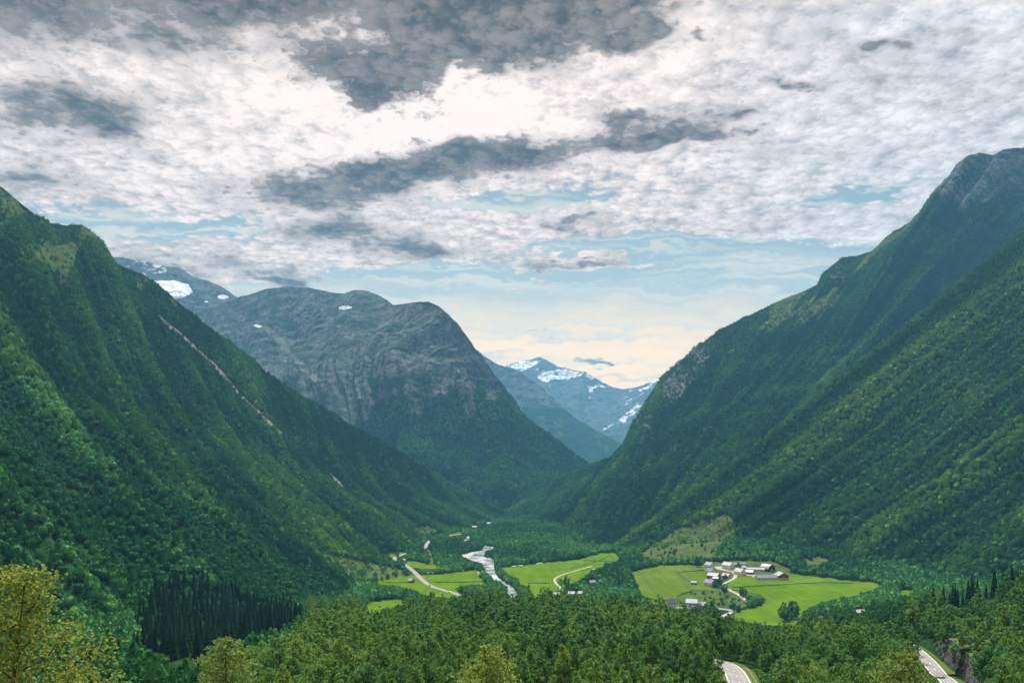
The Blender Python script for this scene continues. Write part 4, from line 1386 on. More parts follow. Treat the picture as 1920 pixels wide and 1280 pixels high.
def drape(name, poly_px, mat, step, lift, y0=620, y1=3000, wob=0.0, kind='structure', zfn=None):
    """a sheet of ground cover with that outline, laid on the ground"""
    e = np.array(poly_px, float)
    g = G(e[:, 0], e[:, 1], y0, y1)[:, :2]
    b = densify(g, step)
    if wob:
        b = b + np.stack([fbm(b[:, 0] / 14, b[:, 1] / 14, None, 2, 5), fbm(b[:, 0] / 14, b[:, 1] / 14, None, 2, 6)], 1) * wob
    x0, y0_, x1, y1_ = b[:, 0].min(), b[:, 1].min(), b[:, 0].max(), b[:, 1].max()
    gx, gy = np.meshgrid(np.arange(x0, x1, step), np.arange(y0_, y1_, step), indexing='ij')
    gx, gy = gx.ravel(), gy.ravel()
    ins = inside(gx, gy, [tuple(p) for p in b])
    ins &= line_dist(gx, gy, [tuple(p) for p in np.vstack([b, b[:1]])]) > step * 0.45
    pts = [Vector(p) for p in b] + [Vector((x, y)) for x, y in zip(gx[ins], gy[ins])]
    n = len(b)
    r = delaunay_2d_cdt(pts, [(i, (i + 1) % n) for i in range(n)], [], 0, 1e-4)
    v = np.array([p[:] for p in r[0]])
    f = np.array(r[2])
    c = v[f].mean(1)
    f = f[inside(c[:, 0], c[:, 1], [tuple(p) for p in b])]
    ar = (v[f[:, 1], 0] - v[f[:, 0], 0]) * (v[f[:, 2], 1] - v[f[:, 0], 1]) - (v[f[:, 2], 0] - v[f[:, 0], 0]) * (v[f[:, 1], 1] - v[f[:, 0], 1])
    f = np.where(ar[:, None] < 0, f[:, ::-1], f)
    z = (zfn(v[:, 0], v[:, 1]) if zfn else hgt(v[:, 0], v[:, 1])) + lift
    me = mesh_np(name, np.column_stack([v, z]), f, True)
    o = link(name, me, mat)
    return tag(o, kind=kind)


def field_mat(name, lo, hi, dry, rot):
    m, g, out = new_mat(name)
    pos = g.n('ShaderNodeNewGeometry').outputs['Position']
    mp = g.n('ShaderNodeMapping')
    g.t.links.new(pos, mp.inputs[0])
    mp.inputs[2].default_value = (0, 0, rot)
    mp.inputs[3].default_value = (0.16, 0.012, 0.05)
    a, _ = g.noise(mp.outputs[0], 1.0, 3, 0.55)           # mowing lines
    b, _ = g.noise(pos, 0.022, 4, 0.6)
    c, _ = g.noise(pos, 0.35, 4, 0.65)
    col = g.mix(g.step(g.add(g.mul(a, 0.5), g.mul(b, 0.5)), 0.36, 0.64), lo, hi)
    col = g.mix(g.mul(g.step(g.add(g.mul(b, .6), g.mul(c, 0.5)), 0.58, 0.75), 0.65), col, dry)
    diffuse(g, out, col, bump(g, c, 0.5, 0.6))
    return m


FM1 = field_mat('field_grass', (0.046, 0.100, 0.005), (0.076, 0.140, 0.007), (0.105, 0.138, 0.020), 0.5)
FM2 = field_mat('knoll_grass', (0.050, 0.088, 0.010), (0.080, 0.122, 0.012), (0.110, 0.122, 0.034), 0.2)
for i, poly in enumerate(FIELDS):
    drape('field', poly, FM2 if i == 5 else FM1, 6.0, 0.16, wob=4.0)


def river_mat():
    m, g, out = new_mat('river_water')
    pos = g.n('ShaderNodeNewGeometry').outputs['Position']
    mp = g.n('ShaderNodeMapping')
    g.t.links.new(pos, mp.inputs[0])
    mp.inputs[2].default_value = (0, 0, 0.3)
    mp.inputs[3].default_value = (0.22, 0.07, 0.1)
    a, _ = g.noise(mp.outputs[0], 1.0, 4, 0.65, 0.8)
    b, _ = g.noise(pos, 0.03, 3, 0.6)
    f2, _ = g.noise(pos, 0.5, 3, 0.7)
    foam = g.step(g.add(g.mul(b, 0.75), g.add(g.mul(a, 0.25), g.mul(f2, 0.22))), 0.50, 0.80)
    col = g.mix(foam, (0.075, 0.105, 0.11), (0.31, 0.33, 0.35))
    bs = principled(g, out, col, g.mad(foam, 0.35, 0.22), 0.4, bump(g, a, 0.4, 0.6))
    return m


RVM = river_mat()
drape('river_water', RIVER, RVM, 5.0, 0.10, wob=2.0)
drape('river_water', RIVER_UP, RVM, 6.0, 0.10, wob=2.0)
SHINGLE = simple_mat('river_shingle', (0.30, 0.29, 0.26), 0.9, 0.45, 0.4)
for poly in ([(893, 1068), (902, 1067), (909, 1073), (912, 1086), (900, 1082)], [(858, 1040), (874, 1036), (892, 1031), (886, 1041), (872, 1045)], [(936, 1066), (944, 1072), (956, 1084), (950, 1088), (938, 1080)]):
    drape('river_shingle', poly, SHINGLE, 4.0, 0.13, wob=2.5)


def road_mat(name, lo, hi):
    m, g, out = new_mat(name)
    pos = g.n('ShaderNodeNewGeometry').outputs['Position']
    a, _ = g.noise(pos, 0.25, 5, 0.65)
    b, _ = g.noise(pos, 6.0, 3, 0.6)
    uv = g.n('ShaderNodeAttribute', attribute_name='across').outputs['Fac']
    tr = g.m('ABSOLUTE', g.sub(g.m('ABSOLUTE', uv), 0.45))
    c = g.mix(g.step(g.add(g.mul(a, .7), g.mul(b, .3)), 0.35, 0.65), lo, hi)
    c = g.mix(g.mul(g.step(tr, 0.16, 0.02), 0.35), c, tuple(min(1, x * 1.35) for x in hi))
    principled(g, out, c, 0.85, 0.1, bump(g, b, 0.02, 0.5))
    return m


ASPH = road_mat('asphalt', (0.15, 0.15, 0.155), (0.215, 0.21, 0.21))
GRAVEL = road_mat('gravel', (0.20, 0.19, 0.175), (0.29, 0.28, 0.26))
PAINT_W = simple_mat('road_paint', (0.75, 0.75, 0.72), 0.7, 0.15, 2.0)
PAINT_Y = simple_mat('road_paint_yellow', (0.62, 0.42, 0.08), 0.7, 0.15, 2.0)


def side_of(line):
    d = np.gradient(line[:, :2], axis=0)
    d /= np.maximum(np.linalg.norm(d, axis=1, keepdims=True), 1e-9)
    return np.stack([-d[:, 1], d[:, 0]], 1)


def strip(name, line, u0, u1, mat, lift, dash=None, kind='structure', parent=None):
    """ribbon along a centre line, u metres to its side"""
    step = 1.5
    L = [line[0]]
    for a, b in zip(line[:-1], line[1:]):
        n = max(1, int(np.linalg.norm(b - a) / step))
        L += [a + (b - a) * (k + 1) / n for k in range(n)]
    L = np.array(L)
    n2 = side_of(L)
    us = np.linspace(u0, u1, 5 if u1 - u0 > 2 else 2)
    V = np.stack([np.column_stack([L[:, :2] + n2 * u, L[:, 2] + lift]) for u in us], 1)
    f = grid_faces(len(L), len(us))
    if dash:
        k = np.repeat(np.arange(len(L) - 1), len(us) - 1)
        f = f[(k % (dash[0] + dash[1])) < dash[0]]
    a = V[1, 0] - V[0, 0]; b = V[0, 1] - V[0, 0]
    if a[0] * b[1] - a[1] * b[0] < 0:
        f = f[:, ::-1]
    me = mesh_np(name, V.reshape(-1, 3), f, True)
    fattr(me, 'across', np.tile(us / max(abs(u0), abs(u1)), len(L)))
    o = link(name, me, mat, parent)
    if parent is None:
        tag(o, kind=kind)
    return o


for k, (line, w) in ROADS.items():
    paved = k in ('bend', 'shelf', 'valley', 'low')
    nm = 'road' if paved else ('farm_track' if k != 'track' else 'field_track')
    lift = {'lane': 0.26, 'yard': 0.30, 'farm': 0.28, 'track': 0.30}.get(k, 0.22)
    strip(nm, line, -w / 2, w / 2, ASPH if paved else GRAVEL, lift)
    if k in ('bend', 'shelf'):
        strip('road_edge_line', line, -w / 2 + 0.30, -w / 2 + 0.45, PAINT_W, lift + 0.02)
        strip('road_edge_line', line, w / 2 - 0.45, w / 2 - 0.30, PAINT_W, lift + 0.02)
        strip('road_centre_line', line, -0.07, 0.07, PAINT_Y if k == 'bend' else PAINT_W, lift + 0.02, (2, 4))
drape('farm_yard', [(1337, 1062), (1354, 1061), (1362, 1067), (1374, 1067), (1378, 1073), (1366, 1071), (1345, 1067)], GRAVEL, 3.0, 0.24)
drape('farm_yard', [(1396, 1075), (1412, 1074.5), (1420, 1078), (1419, 1085), (1408, 1079), (1394, 1078)], GRAVEL, 3.0, 0.25)


# guard rail on the outside of the bend
GALV = simple_mat('galvanised_steel', (0.55, 0.56, 0.57), 0.45, 0.2, 3.0, 0.5, 0.6)


def build_guardrail():
    line, w = ROADS['bend']
    n = side_of(line)
    off = w / 2 + 0.9
    # the side away from the photographer's left
    s = 1 if (line[10, :2] + n[10])[0] > line[10, 0] else -1
    P3 = np.column_stack([line[:, :2] + n * off * s, line[:, 2]])
    m = (P3[:, 1] < 225) & (P3[:, 1] > 150)
    Q = P3[m]
    root = thing('guard_rail', 'long galvanised steel guard rail curving round the outside of the road bend', 'guard rail', tuple(Q[0]))
    o = Vector(Q[0])
    mb = MB()
    prof = [(0.0, 0.45), (0.05, 0.52), (0.0, 0.60), (0.05, 0.68), (0.0, 0.76)]
    nn = side_of(Q)
    for i in range(len(Q) - 1):
        for (d0, z0), (d1, z1) in zip(prof[:-1], prof[1:]):
            vs = []
            for j, (d, z) in ((i, (d0, z0)), (i + 1, (d0, z0)), (i + 1, (d1, z1)), (i, (d1, z1))):
                vs.append(Vector((*(Q[j, :2] + nn[j] * (d + 0.1) * -s), Q[j, 2] + z)) - o)
            mb.raw(vs, [(0, 1, 2, 3)])
    rail = mb.build('rail', GALV, root)
    d = 0
    for i in range(0, len(Q)):
        if i and np.linalg.norm(Q[i] - last) < 3.5:
            continue
        last = Q[i]
        p = MB()
        c = Vector(Q[i]) - o
        p.box(c.x - .06, c.x + .06, c.y - .06, c.y + .06, c.z - 0.5, c.z + 0.72)
        p.build('post', GALV, root)


build_guardrail()


# blasted rock beside the shelf road
def build_rock_cut():
    line, w = ROADS['shelf']
    n = side_of(line)
    s = 1 if (line[12, :2] + n[12])[0] > line[12, 0] else -1
    m = (line[:, 1] > 175) & (line[:, 1] < 318)
    L = line[m]; nn = n[m] * s
    Ld = smooth_line(np.column_stack([L, nn]), 4)
    V = []
    nt = 40
    S_ = np.linspace(0, 1, len(Ld))
    hh = 8.0 * np.clip(np.minimum(S_ * 5, (1 - S_) * 3.2), 0, 1) ** .7 + 0.3
    for j in range(nt):
        t = j / (nt - 1)
        tt = min(1, t / 0.62)
        top = max(0, (t - 0.62) / 0.38)
        base = Ld[:, :2] + Ld[:, 3:5] * (w / 2 + 2.6 + 1.4 * tt + 9.0 * top)
        z = Ld[:, 2] - 0.6 + (hh + 0.6) * tt + top * 1.0
        V.append(np.column_stack([base, z]))
    V = np.stack(V, 1)
    d = fbm(V[..., 0] / 2.2, V[..., 1] / 2.2, V[..., 2] / 3.5, 4, 77, 0.6, True) * 0.9 + fbm(V[..., 0] / 7, V[..., 1] / 7, V[..., 2] / 9, 2, 78) * 1.1
    V[..., :2] += Ld[:, None, 3:5] * d[..., None]
    V[..., 2] += d * 0.3
    # the top runs into the hillside
    top = np.clip((np.arange(nt) / (nt - 1) - 0.8) / 0.2, 0, 1)[None]
    V[..., 2] = V[..., 2] * (1 - top) + (hgt(V[..., 0], V[..., 1]) - 0.4) * top
    f = grid_faces(len(Ld), nt)
    me = mesh_np('rock_cutting', V.reshape(-1, 3), f, False)
    mt, g, out = new_mat('blasted_rock')
    pos = g.n('ShaderNodeNewGeometry').outputs['Position']
    a, _ = g.noise(pos, 0.8, 5, 0.7)
    c = g.mix(g.step(a, 0.35, 0.7), (0.012, 0.013, 0.015), (0.075, 0.078, 0.08))
    nz = g.sep(g.n('ShaderNodeNewGeometry').outputs['Normal'])[2]
    b, _ = g.noise(pos, 0.3, 4, 0.6)
    c = g.mix(g.step(g.mad(b, 0.5, g.m('ABSOLUTE', nz)), 0.85, 1.1), c, (0.05, 0.085, 0.022))
    principled(g, out, c, 0.9, 0.3, bump(g, a, 0.4, 0.9))
    tag(link('rock_cutting', me, mt), kind='structure')
    # grassy verge between road and rock
    VG = field_mat('verge_grass', (0.04, 0.078, 0.018), (0.075, 0.105, 0.026), (0.115, 0.115, 0.04), 0.1)
    strip('grass_verge', line, *( (w / 2 + 0.1, w / 2 + 3.0) if s > 0 else (-w / 2 - 3.0, -w / 2 - 0.1)), VG, 0.18)
    strip('grass_verge', ROADS['bend'][0], *((ROADS['bend'][1] / 2 + 0.1, ROADS['bend'][1] / 2 + 2.2)), VG, 0.17)
    strip('grass_verge', ROADS['bend'][0], *((-ROADS['bend'][1] / 2 - 2.2, -ROADS['bend'][1] / 2 - 0.1)), VG, 0.17)


build_rock_cut()

# ------------------------------------------------------------------ field walls
WALLM = simple_mat('dry_stone', (0.075, 0.085, 0.07), 0.95, 0.5, 0.7)


def stone_wall(px_line, label, h=0.9):
    q = np.array(px_line, float)
    g = G(q[:, 0], q[:, 1])
    pts = [g[0]]
    for a, b in zip(g[:-1], g[1:]):
        n = max(1, int(np.linalg.norm(b - a) / 2.5))
        pts += [a + (b - a) * (k + 1) / n for k in range(n)]
    pts = np.array(pts)
    pts[:, 2] = hgt(pts[:, 0], pts[:, 1])
    o = pts[0].copy()
    sd = side_of(pts)
    rng = np.random.default_rng(len(pts))
    V = []
    prof = [(-0.65, -0.4), (-0.5, 0.55), (-0.25, 1.0), (0.25, 1.0), (0.5, 0.55), (0.65, -0.4)]
    for u, z in prof:
        j = rng.normal(0, 0.12, (len(pts), 2))
        V.append(np.column_stack([pts[:, :2] + sd * (u + j[:, :1]), pts[:, 2] + (z + j[:, 1]) * h + 0.1]) - o)
    V = np.stack(V, 1)
    me = mesh_np('stone_wall', V.reshape(-1, 3), grid_faces(len(pts), len(prof)))
    ob = link('stone_wall', me, WALLM)
    ob.location = o
    tag(ob, label, 'stone wall', 'dry stone walls between the fields')


stone_wall([(1372, 1101), (1400, 1100), (1448, 1097), (1500, 1094), (1545, 1092), (1600, 1093)], 'long low dark stone wall crossing the wide field in front of the long barn')
stone_wall([(1268, 1073), (1285, 1085), (1296, 1092)], 'short slanting stone wall on the grassy knoll, ending at the small dark hut')
stone_wall([(1270, 1073), (1295, 1071), (1320, 1069)], 'thin dark stone wall along the top of the grassy knoll, left of the white houses')
stone_wall([(716, 1092), (745, 1092), (776, 1092)], 'straight dark stone wall left of the valley road, passing the small field barn')
stone_wall([(816, 1091.5), (850, 1092), (880, 1091), (908, 1090)], 'straight dark stone wall between the valley road and the river')
stone_wall([(1070, 1065), (1095, 1060), (1120, 1052), (1146, 1039)], 'dark stone wall slanting up across the top of the middle field')
stone_wall([(1094, 1050), (1120, 1052), (1152, 1052)], 'dark stone wall running level along the back of the middle field')
stone_wall([(990, 1093), (1010, 1093), (1030, 1093)], 'short stone wall beside the twin power poles')
stone_wall([(1488, 1074), (1540, 1082), (1590, 1087), (1640, 1092)], 'stone wall along the back edge of the right field under the forest')

# ------------------------------------------------------------------ buildings
W_WHITE = simple_mat('white_boards', (0.66, 0.67, 0.66), 0.7, 0.12, 0.8)
W_CREAM = simple_mat('cream_boards', (0.72, 0.68, 0.58), 0.7, 0.12, 0.8)
W_GREY = simple_mat('grey_boards', (0.24, 0.28, 0.30), 0.75, 0.2, 0.8)
W_RED = simple_mat('red_boards', (0.23, 0.025, 0.022), 0.75, 0.25, 0.8)
W_DARK = simple_mat('tarred_boards', (0.03, 0.034, 0.038), 0.8, 0.3, 0.8)
W_WOOD = simple_mat('weathered_boards', (0.14, 0.13, 0.12), 0.85, 0.3, 0.8)
CONC = simple_mat('whitewashed_concrete', (0.58, 0.59, 0.58), 0.85, 0.15, 0.6)
STONE = simple_mat('foundation_stone', (0.26, 0.26, 0.25), 0.9, 0.3, 0.8)
R_SLATE = simple_mat('dark_slate', (0.075, 0.09, 0.11), 0.5, 0.25, 1.2, 0.5)
R_NAVY = simple_mat('dark_blue_tiles', (0.03, 0.042, 0.07), 0.45, 0.25, 1.2, 0.5)
R_GREY = simple_mat('grey_sheet_roof', (0.22, 0.23, 0.24), 0.6, 0.2, 0.5, 0.4)
R_PALE = simple_mat('pale_sheet_roof', (0.33, 0.305, 0.305), 0.65, 0.2, 0.5, 0.5)
R_BLUE = simple_mat('blue_grey_roof', (0.22, 0.28, 0.33), 0.5, 0.2, 0.6, 0.4)
GLASS = simple_mat('window_glass', (0.02, 0.025, 0.03), 0.15, 0.2, 1.0, 0.6)
FRAME = simple_mat('white_trim', (0.78, 0.78, 0.76), 0.6, 0.08, 1.0)
DOORM = simple_mat('door_boards', (0.10, 0.06, 0.04), 0.7, 0.2, 1.0)
BRICK = simple_mat('chimney_brick', (0.30, 0.20, 0.17), 0.9, 0.25, 1.5)


def gable_block(root, L, D, hw, hr, wall, roof, x=0, y=0, z=0, turn=0, over=0.45, name_w='wall', name_r='roof', base=True):
    """walls with two gables and a pitched roof of two slabs; ridge along local x"""
    def tr(v):
        c, s_ = math.cos(turn), math.sin(turn)
        return (x + v[0] * c - v[1] * s_, y + v[0] * s_ + v[1] * c, z + v[2])
    l, d = L / 2, D / 2
    mb = MB()
    vs = [(-l, -d, -1.2), (l, -d, -1.2), (l, d, -1.2), (-l, d, -1.2), (-l, -d, hw), (l, -d, hw), (l, d, hw), (-l, d, hw), (-l, 0, hw + hr), (l, 0, hw + hr)]
    mb.raw([tr(v) for v in vs], [(0, 3, 2, 1), (0, 1, 5, 4), (2, 3, 7, 6), (1, 2, 6, 9, 5), (3, 0, 4, 8, 7), (4, 5, 9, 8), (6, 7, 8, 9)])
    w = mb.build(name_w, wall, root)
    mr = MB()
    th = 0.22
    k = hr / d
    e = over
    for sg in (-1, 1):
        pts = []
        for xx in (-l - e, l + e):
            for (yy, zz) in ((sg * (d + e), hw - k * e + 0.04), (sg * 0.0, hw + hr + 0.04)):
                pts.append((xx, yy, zz)); pts.append((xx, yy, zz + th))
        a = [tr(p) for p in pts]
        fs = [(0, 4, 6, 2), (1, 3, 7, 5), (0, 1, 5, 4), (2, 6, 7, 3), (0, 2, 3, 1), (4, 5, 7, 6)]
        if sg < 0:
            fs = [q[::-1] for q in fs]
        mr.raw(a, fs)
    r = mr.build(name_r, roof, root)
    return w, r, tr


def opening(root, tr, face, L, D, u, z, w, h, mat, name, frame=True, parent=None):
    """a window or door set 6 cm proud on a wall: face is front, back, left or right"""
    l, d = L / 2, D / 2

    def at(uu, zz, o):
        return tr({'front': (uu, -d - o, zz), 'back': (-uu, d + o, zz), 'right': (l + o, uu, zz), 'left': (-l - o, -uu, zz)}[face])

    def slab(mb, u0, u1, z0, z1, o0, o1):
        v = [at(u0, z0, o0), at(u1, z0, o0), at(u1, z1, o0), at(u0, z1, o0), at(u0, z0, o1), at(u1, z0, o1), at(u1, z1, o1), at(u0, z1, o1)]
        mb.raw(v, [(0, 3, 2, 1), (4, 5, 6, 7), (0, 1, 5, 4), (1, 2, 6, 5), (2, 3, 7, 6), (3, 0, 4, 7)])
    mb = MB()
    slab(mb, u - w / 2, u + w / 2, z, z + h, -0.02, 0.05)
    o = mb.build(name, mat, root)
    if frame:
        fb = MB()
        b = 0.13
        for a in ((u - w / 2 - b, u - w / 2, z - b, z + h + b), (u + w / 2, u + w / 2 + b, z - b, z + h + b), (u - w / 2, u + w / 2, z - b, z), (u - w / 2, u + w / 2, z + h, z + h + b)):
            slab(fb, *a, -0.02, 0.09)
        fb.build('frame', FRAME, o)
    return o


def chimney(roof, tr, x, z, h=1.3):
    mb = MB()
    v = []
    for zz in (z - 0.8, z + h):
        for dx, dy in ((-.35, -.35), (.35, -.35), (.35, .35), (-.35, .35)):
            v.append(tr((x + dx, dy, zz)))
    mb.raw(v, [(0, 3, 2, 1), (4, 5, 6, 7), (0, 1, 5, 4), (1, 2, 6, 5), (2, 3, 7, 6), (3, 0, 4, 7)])
    return mb.build('chimney', BRICK, roof)


def plot(px, py, y0=640):
    g = G(px, py, y0)[0]
    return (g[0], g[1], float(g[2]))


def house(label, px, py, L, D, hw, hr, yaw, wall, roof, front=(), right=(), left=(), door=None, chim=(), cat='house', name='house', group=None):
    """px, py: foot of the nearest wall in the photograph"""
    loc = plot(px, py)
    root = thing(name, label, cat, loc, R(yaw), group)
    w, r, tr = gable_block(root, L, D, hw, hr, wall, roof)
    for face, lst in (('front', front), ('right', right), ('left', left)):
        for u, z in lst:
            opening(root, tr, face, L, D, u, z, 1.15, 1.35, GLASS, 'window')
    if door:
        opening(root, tr, door[0], L, D, door[1], 0.1, 1.1, 2.1, DOORM, 'door')
    for cx in chim:
        chimney(r, tr, cx, hw + hr)
    return root, r, tr


two = [(-3, 1.0), (0, 1.0), (3, 1.0), (-3, 3.7), (0, 3.7), (3, 3.7)]
gab = [(-1.9, 1.0), (1.9, 1.0), (-1.6, 3.7), (1.6, 3.7)]
grp = 'farmhouses and barns of the hamlet'
# white dwelling at the far left of the hamlet
house('white house with grey roof and chimney, farthest back at the left end of the hamlet', 1330, 1065, 11, 8, 5.0, 3.4, -62, W_WHITE, R_GREY, front=[(-2.5, 1), (2.5, 1), (-2.5, 3.4), (2.5, 3.4)], right=gab, chim=(0.5,), door=('front', 0), group=grp)
house('tall pale grey house with pale roof, at the back beside the gravel yard', 1365, 1066, 14, 9, 5.4, 3.6, -58, W_WHITE, R_PALE, front=two, right=gab, chim=(-2.0,), door=('right', 0), group=grp)
house('low grey roofed shed close behind the tall pale house', 1373, 1060.5, 11, 6, 2.4, 1.8, -8, W_WOOD, R_SLATE, right=[(0, 1.0)], door=('front', -2), cat='shed', name='shed', group=grp)
house('small dark roofed shed at the forest edge behind the hamlet', 1392, 1059.5, 8, 5.5, 2.3, 1.8, -5, W_DARK, R_SLATE, door=('front', 1), cat='shed', name='shed', group=grp)
house('cream white house with dark square windows in the middle of the hamlet', 1387, 1077, 12, 9, 4.6, 3.8, -60, W_CREAM, R_PALE, front=[(-3, 1), (1, 1)], right=[(-2.2, 1.0), (0.9, 1.0), (-1.4, 3.9), (1.1, 3.9)], chim=(1.0,), door=('right', 3.0), group=grp)
house('little hut with pinkish roof behind the cream white house', 1393, 1065.5, 7, 5, 2.3, 1.7, -10, W_WHITE, R_PALE, front=[(-1.5, .9), (1.5, .9)], cat='hut', name='hut', group=grp)
rt, rr, trr = house('small red shed with blue grey roof beside the cream white house', 1405, 1075.5, 10, 7.5, 2.9, 2.2, -28, W_RED, R_BLUE, right=[(1.8, 1.0)], cat='shed', name='shed', group=grp)
opening(rt, trr, 'right', 10, 7.5, -1.6, 0.1, 2.4, 2.4, DOORM, 'door')
house('white house with slate roof and chimney directly behind the red barn', 1332, 1077, 11, 8, 5.0, 3.6, -62, W_WHITE, R_SLATE, front=[(-2.5, 1), (2.5, 1), (-2.5, 3.4), (2.5, 3.4)], right=gab, chim=(0.0,), door=('right', 0), group=grp)


def red_barn():
    loc = plot(1338, 1086)
    root = thing('barn', 'red barn with grey sheet roof and lean-to, at the left side of the hamlet', 'barn', loc, R(-42), grp)
    w, r, tr = gable_block(root, 14, 9, 5.2, 3.0, W_RED, R_GREY)
    w2, r2, tr2 = gable_block(root, 7, 6.5, 3.0, 1.6, W_RED, R_GREY, x=6.5, y=-6.0, name_w='annex_wall', name_r='annex_roof')
    for u in (-3.0, 2.6):
        opening(root, tr, 'front', 14, 9, u, 2.6, 1.2, 1.0, GLASS, 'window')
    opening(root, tr, 'front', 14, 9, -1.0, 0.0, 2.6, 2.3, CONC, 'barn_door')
    opening(root, tr2, 'right', 7, 6.5, 0, 0.0, 2.2, 2.2, DOORM, 'barn_door')


red_barn()
rt, rr, trr = house('white house with slate roof, lowest in the hamlet beside the big garden trees', 1331, 1098, 11.5, 8.5, 4.4, 3.6, -55, W_WHITE, R_SLATE, front=[(-3, 1), (0, 1), (3, 1)], right=[(-2, 3.6), (1.8, 3.6)], chim=(-1.0,), door=('front', 4.4), group=grp)
opening(rt, trr, 'right', 11.5, 8.5, 0.4, 0.0, 2.6, 2.5, GLASS, 'garage_door')
rt, rr, trr = house('small outbuilding with pale roof, red gable and white lower wall beside the farm track', 1362, 1082, 9, 6.5, 2.6, 2.4, -50, W_RED, R_PALE, front=[(-2, 1), (1.5, 1)], right=[(0, 2.6)], cat='outbuilding', name='outbuilding', group=grp)
mb = MB(); mb.box(4.5, 4.62, -3.25, 3.25, -1.0, 2.2); mb.build('plinth', CONC, rt)


def dark_barn():
    loc = plot(1424, 1070)
    root = thing('barn', 'large dark barn with curved black gable, pale roof and low whitewashed wing', 'barn', loc, R(-12), grp)
    # low wing
    gable_block(root, 22, 7, 2.6, 1.6, W_DARK, R_GREY, x=-5, y=0, name_w='wing_wall', name_r='wing_roof')
    mb = MB(); mb.box(-9.0, 6.0, -3.66, -3.54, -1.0, 1.9); mb.build('whitewashed_wall', CONC, root)
    for u in (-5.5, -2.0, 1.5, 4.5):
        mb = MB(); mb.box(u - .6, u + .6, -3.74, -3.66, 0.5, 1.3); mb.build('window', GLASS, root)
    # tall hay barn with a round-shouldered black end
    prof = [(-6.5, -1.2), (-6.5, 3.2), (-5.4, 5.6), (-3.4, 7.4), (0, 8.6), (3.4, 7.4), (5.4, 5.6), (6.5, 3.2), (6.5, -1.2)]
    cx, cy, a = 10.5, 5.5, R(-46)
    def tq(l, u, z):
        return (cx + l * math.cos(a) - u * math.sin(a), cy + l * math.sin(a) + u * math.cos(a), z)
    mb = MB()
    n = len(prof)
    mb.raw([tq(s * 7.0, u, z) for s in (-1, 1) for u, z in prof], [tuple(range(n))] + [tuple(range(n, 2 * n))[::-1]] + [(0, n, n + 1, 1), (n - 2, 2 * n - 2, 2 * n - 1, n - 1)])
    mb.build('wall', W_DARK, root)
    mr = MB()
    for k in range(1, n - 2):
        (u0, z0), (u1, z1) = prof[k], prof[k + 1]
        b = [tq(s * 7.4, u, z + o) for s in (-1, 1) for u, z, o in ((u0 * 1.03, z0, 0.02), (u1 * 1.03, z1, 0.02), (u1 * 1.03, z1, 0.24), (u0 * 1.03, z0, 0.24))]
        mr.raw(b, [(0, 1, 2, 3), (7, 6, 5, 4), (0, 4, 5, 1), (1, 5, 6, 2), (2, 6, 7, 3), (3, 7, 4, 0)])
    mr.build('roof', R_PALE, root)
    mb = MB()
    v = [tq(7.06, u, z) for u, z in ((-1.6, 0), (1.6, 0), (1.6, 3.0), (-1.6, 3.0))] + [tq(7.14, u, z) for u, z in ((-1.6, 0), (1.6, 0), (1.6, 3.0), (-1.6, 3.0))]
    mb.raw(v, [(0, 1, 2, 3), (4, 5, 6, 7), (0, 1, 5, 4), (1, 2, 6, 5), (2, 3, 7, 6), (3, 0, 4, 7)])
    mb.build('barn_door', CONC, root)


dark_barn()


def long_barn():
    loc = plot(1446, 1086)
    root = thing('barn', 'long barn with slate wing and red gabled end over a white wall', 'barn', loc, R(4), grp)
    gable_block(root, 26, 11, 2.9, 2.9, CONC, R_SLATE, x=-6, y=0, name_w='wing_wall', name_r='wing_roof')
    for k in range(9):
        u = -17 + k * 2.7
        mb = MB(); mb.box(u - .7, u + .7, -5.62, -5.5, 1.5, 2.5); w = mb.build('window', GLASS, root)
    for k in range(4):
        mb = MB(); u = -15 + k * 5.5
        mb.box(u - .35, u + .35, -.35, .35, 5.5, 6.5); mb.build('roof_vent', FRAME, root)
    # red end block, its gable to the viewer
    w, r, tr = gable_block(root, 14, 13, 5.2, 3.6, W_RED, R_GREY, x=13.2, y=1.2, turn=R(-90), name_w='gable_wall', name_r='gable_roof', over=.5)
    mb = MB(); mb.box(6.8, 19.6, -5.92, -5.8, -1.0, 2.3); mb.build('plinth', CONC, root)
    for u in (8.5, 11.5, 14.5, 17.5):
        mb = MB(); mb.box(u - .5, u + .5, -6.0, -5.92, 0.8, 1.7); mb.build('window', GLASS, root)
    opening(root, tr, 'right', 14, 13, 0.0, 5.4, 1.2, 1.3, GLASS, 'gable_window')


long_barn()
# below the hamlet
house('white house with dark blue roof and porch beside the main road', 1257, 1138.5, 9.5, 8, 5.2, 3.2, 14, W_WHITE, R_NAVY, front=[(-3, 1), (0, 1), (3, 1), (-3, 3.6), (0, 3.6), (3, 3.6)], right=gab, chim=(0.5,), door=('front', -1.5))


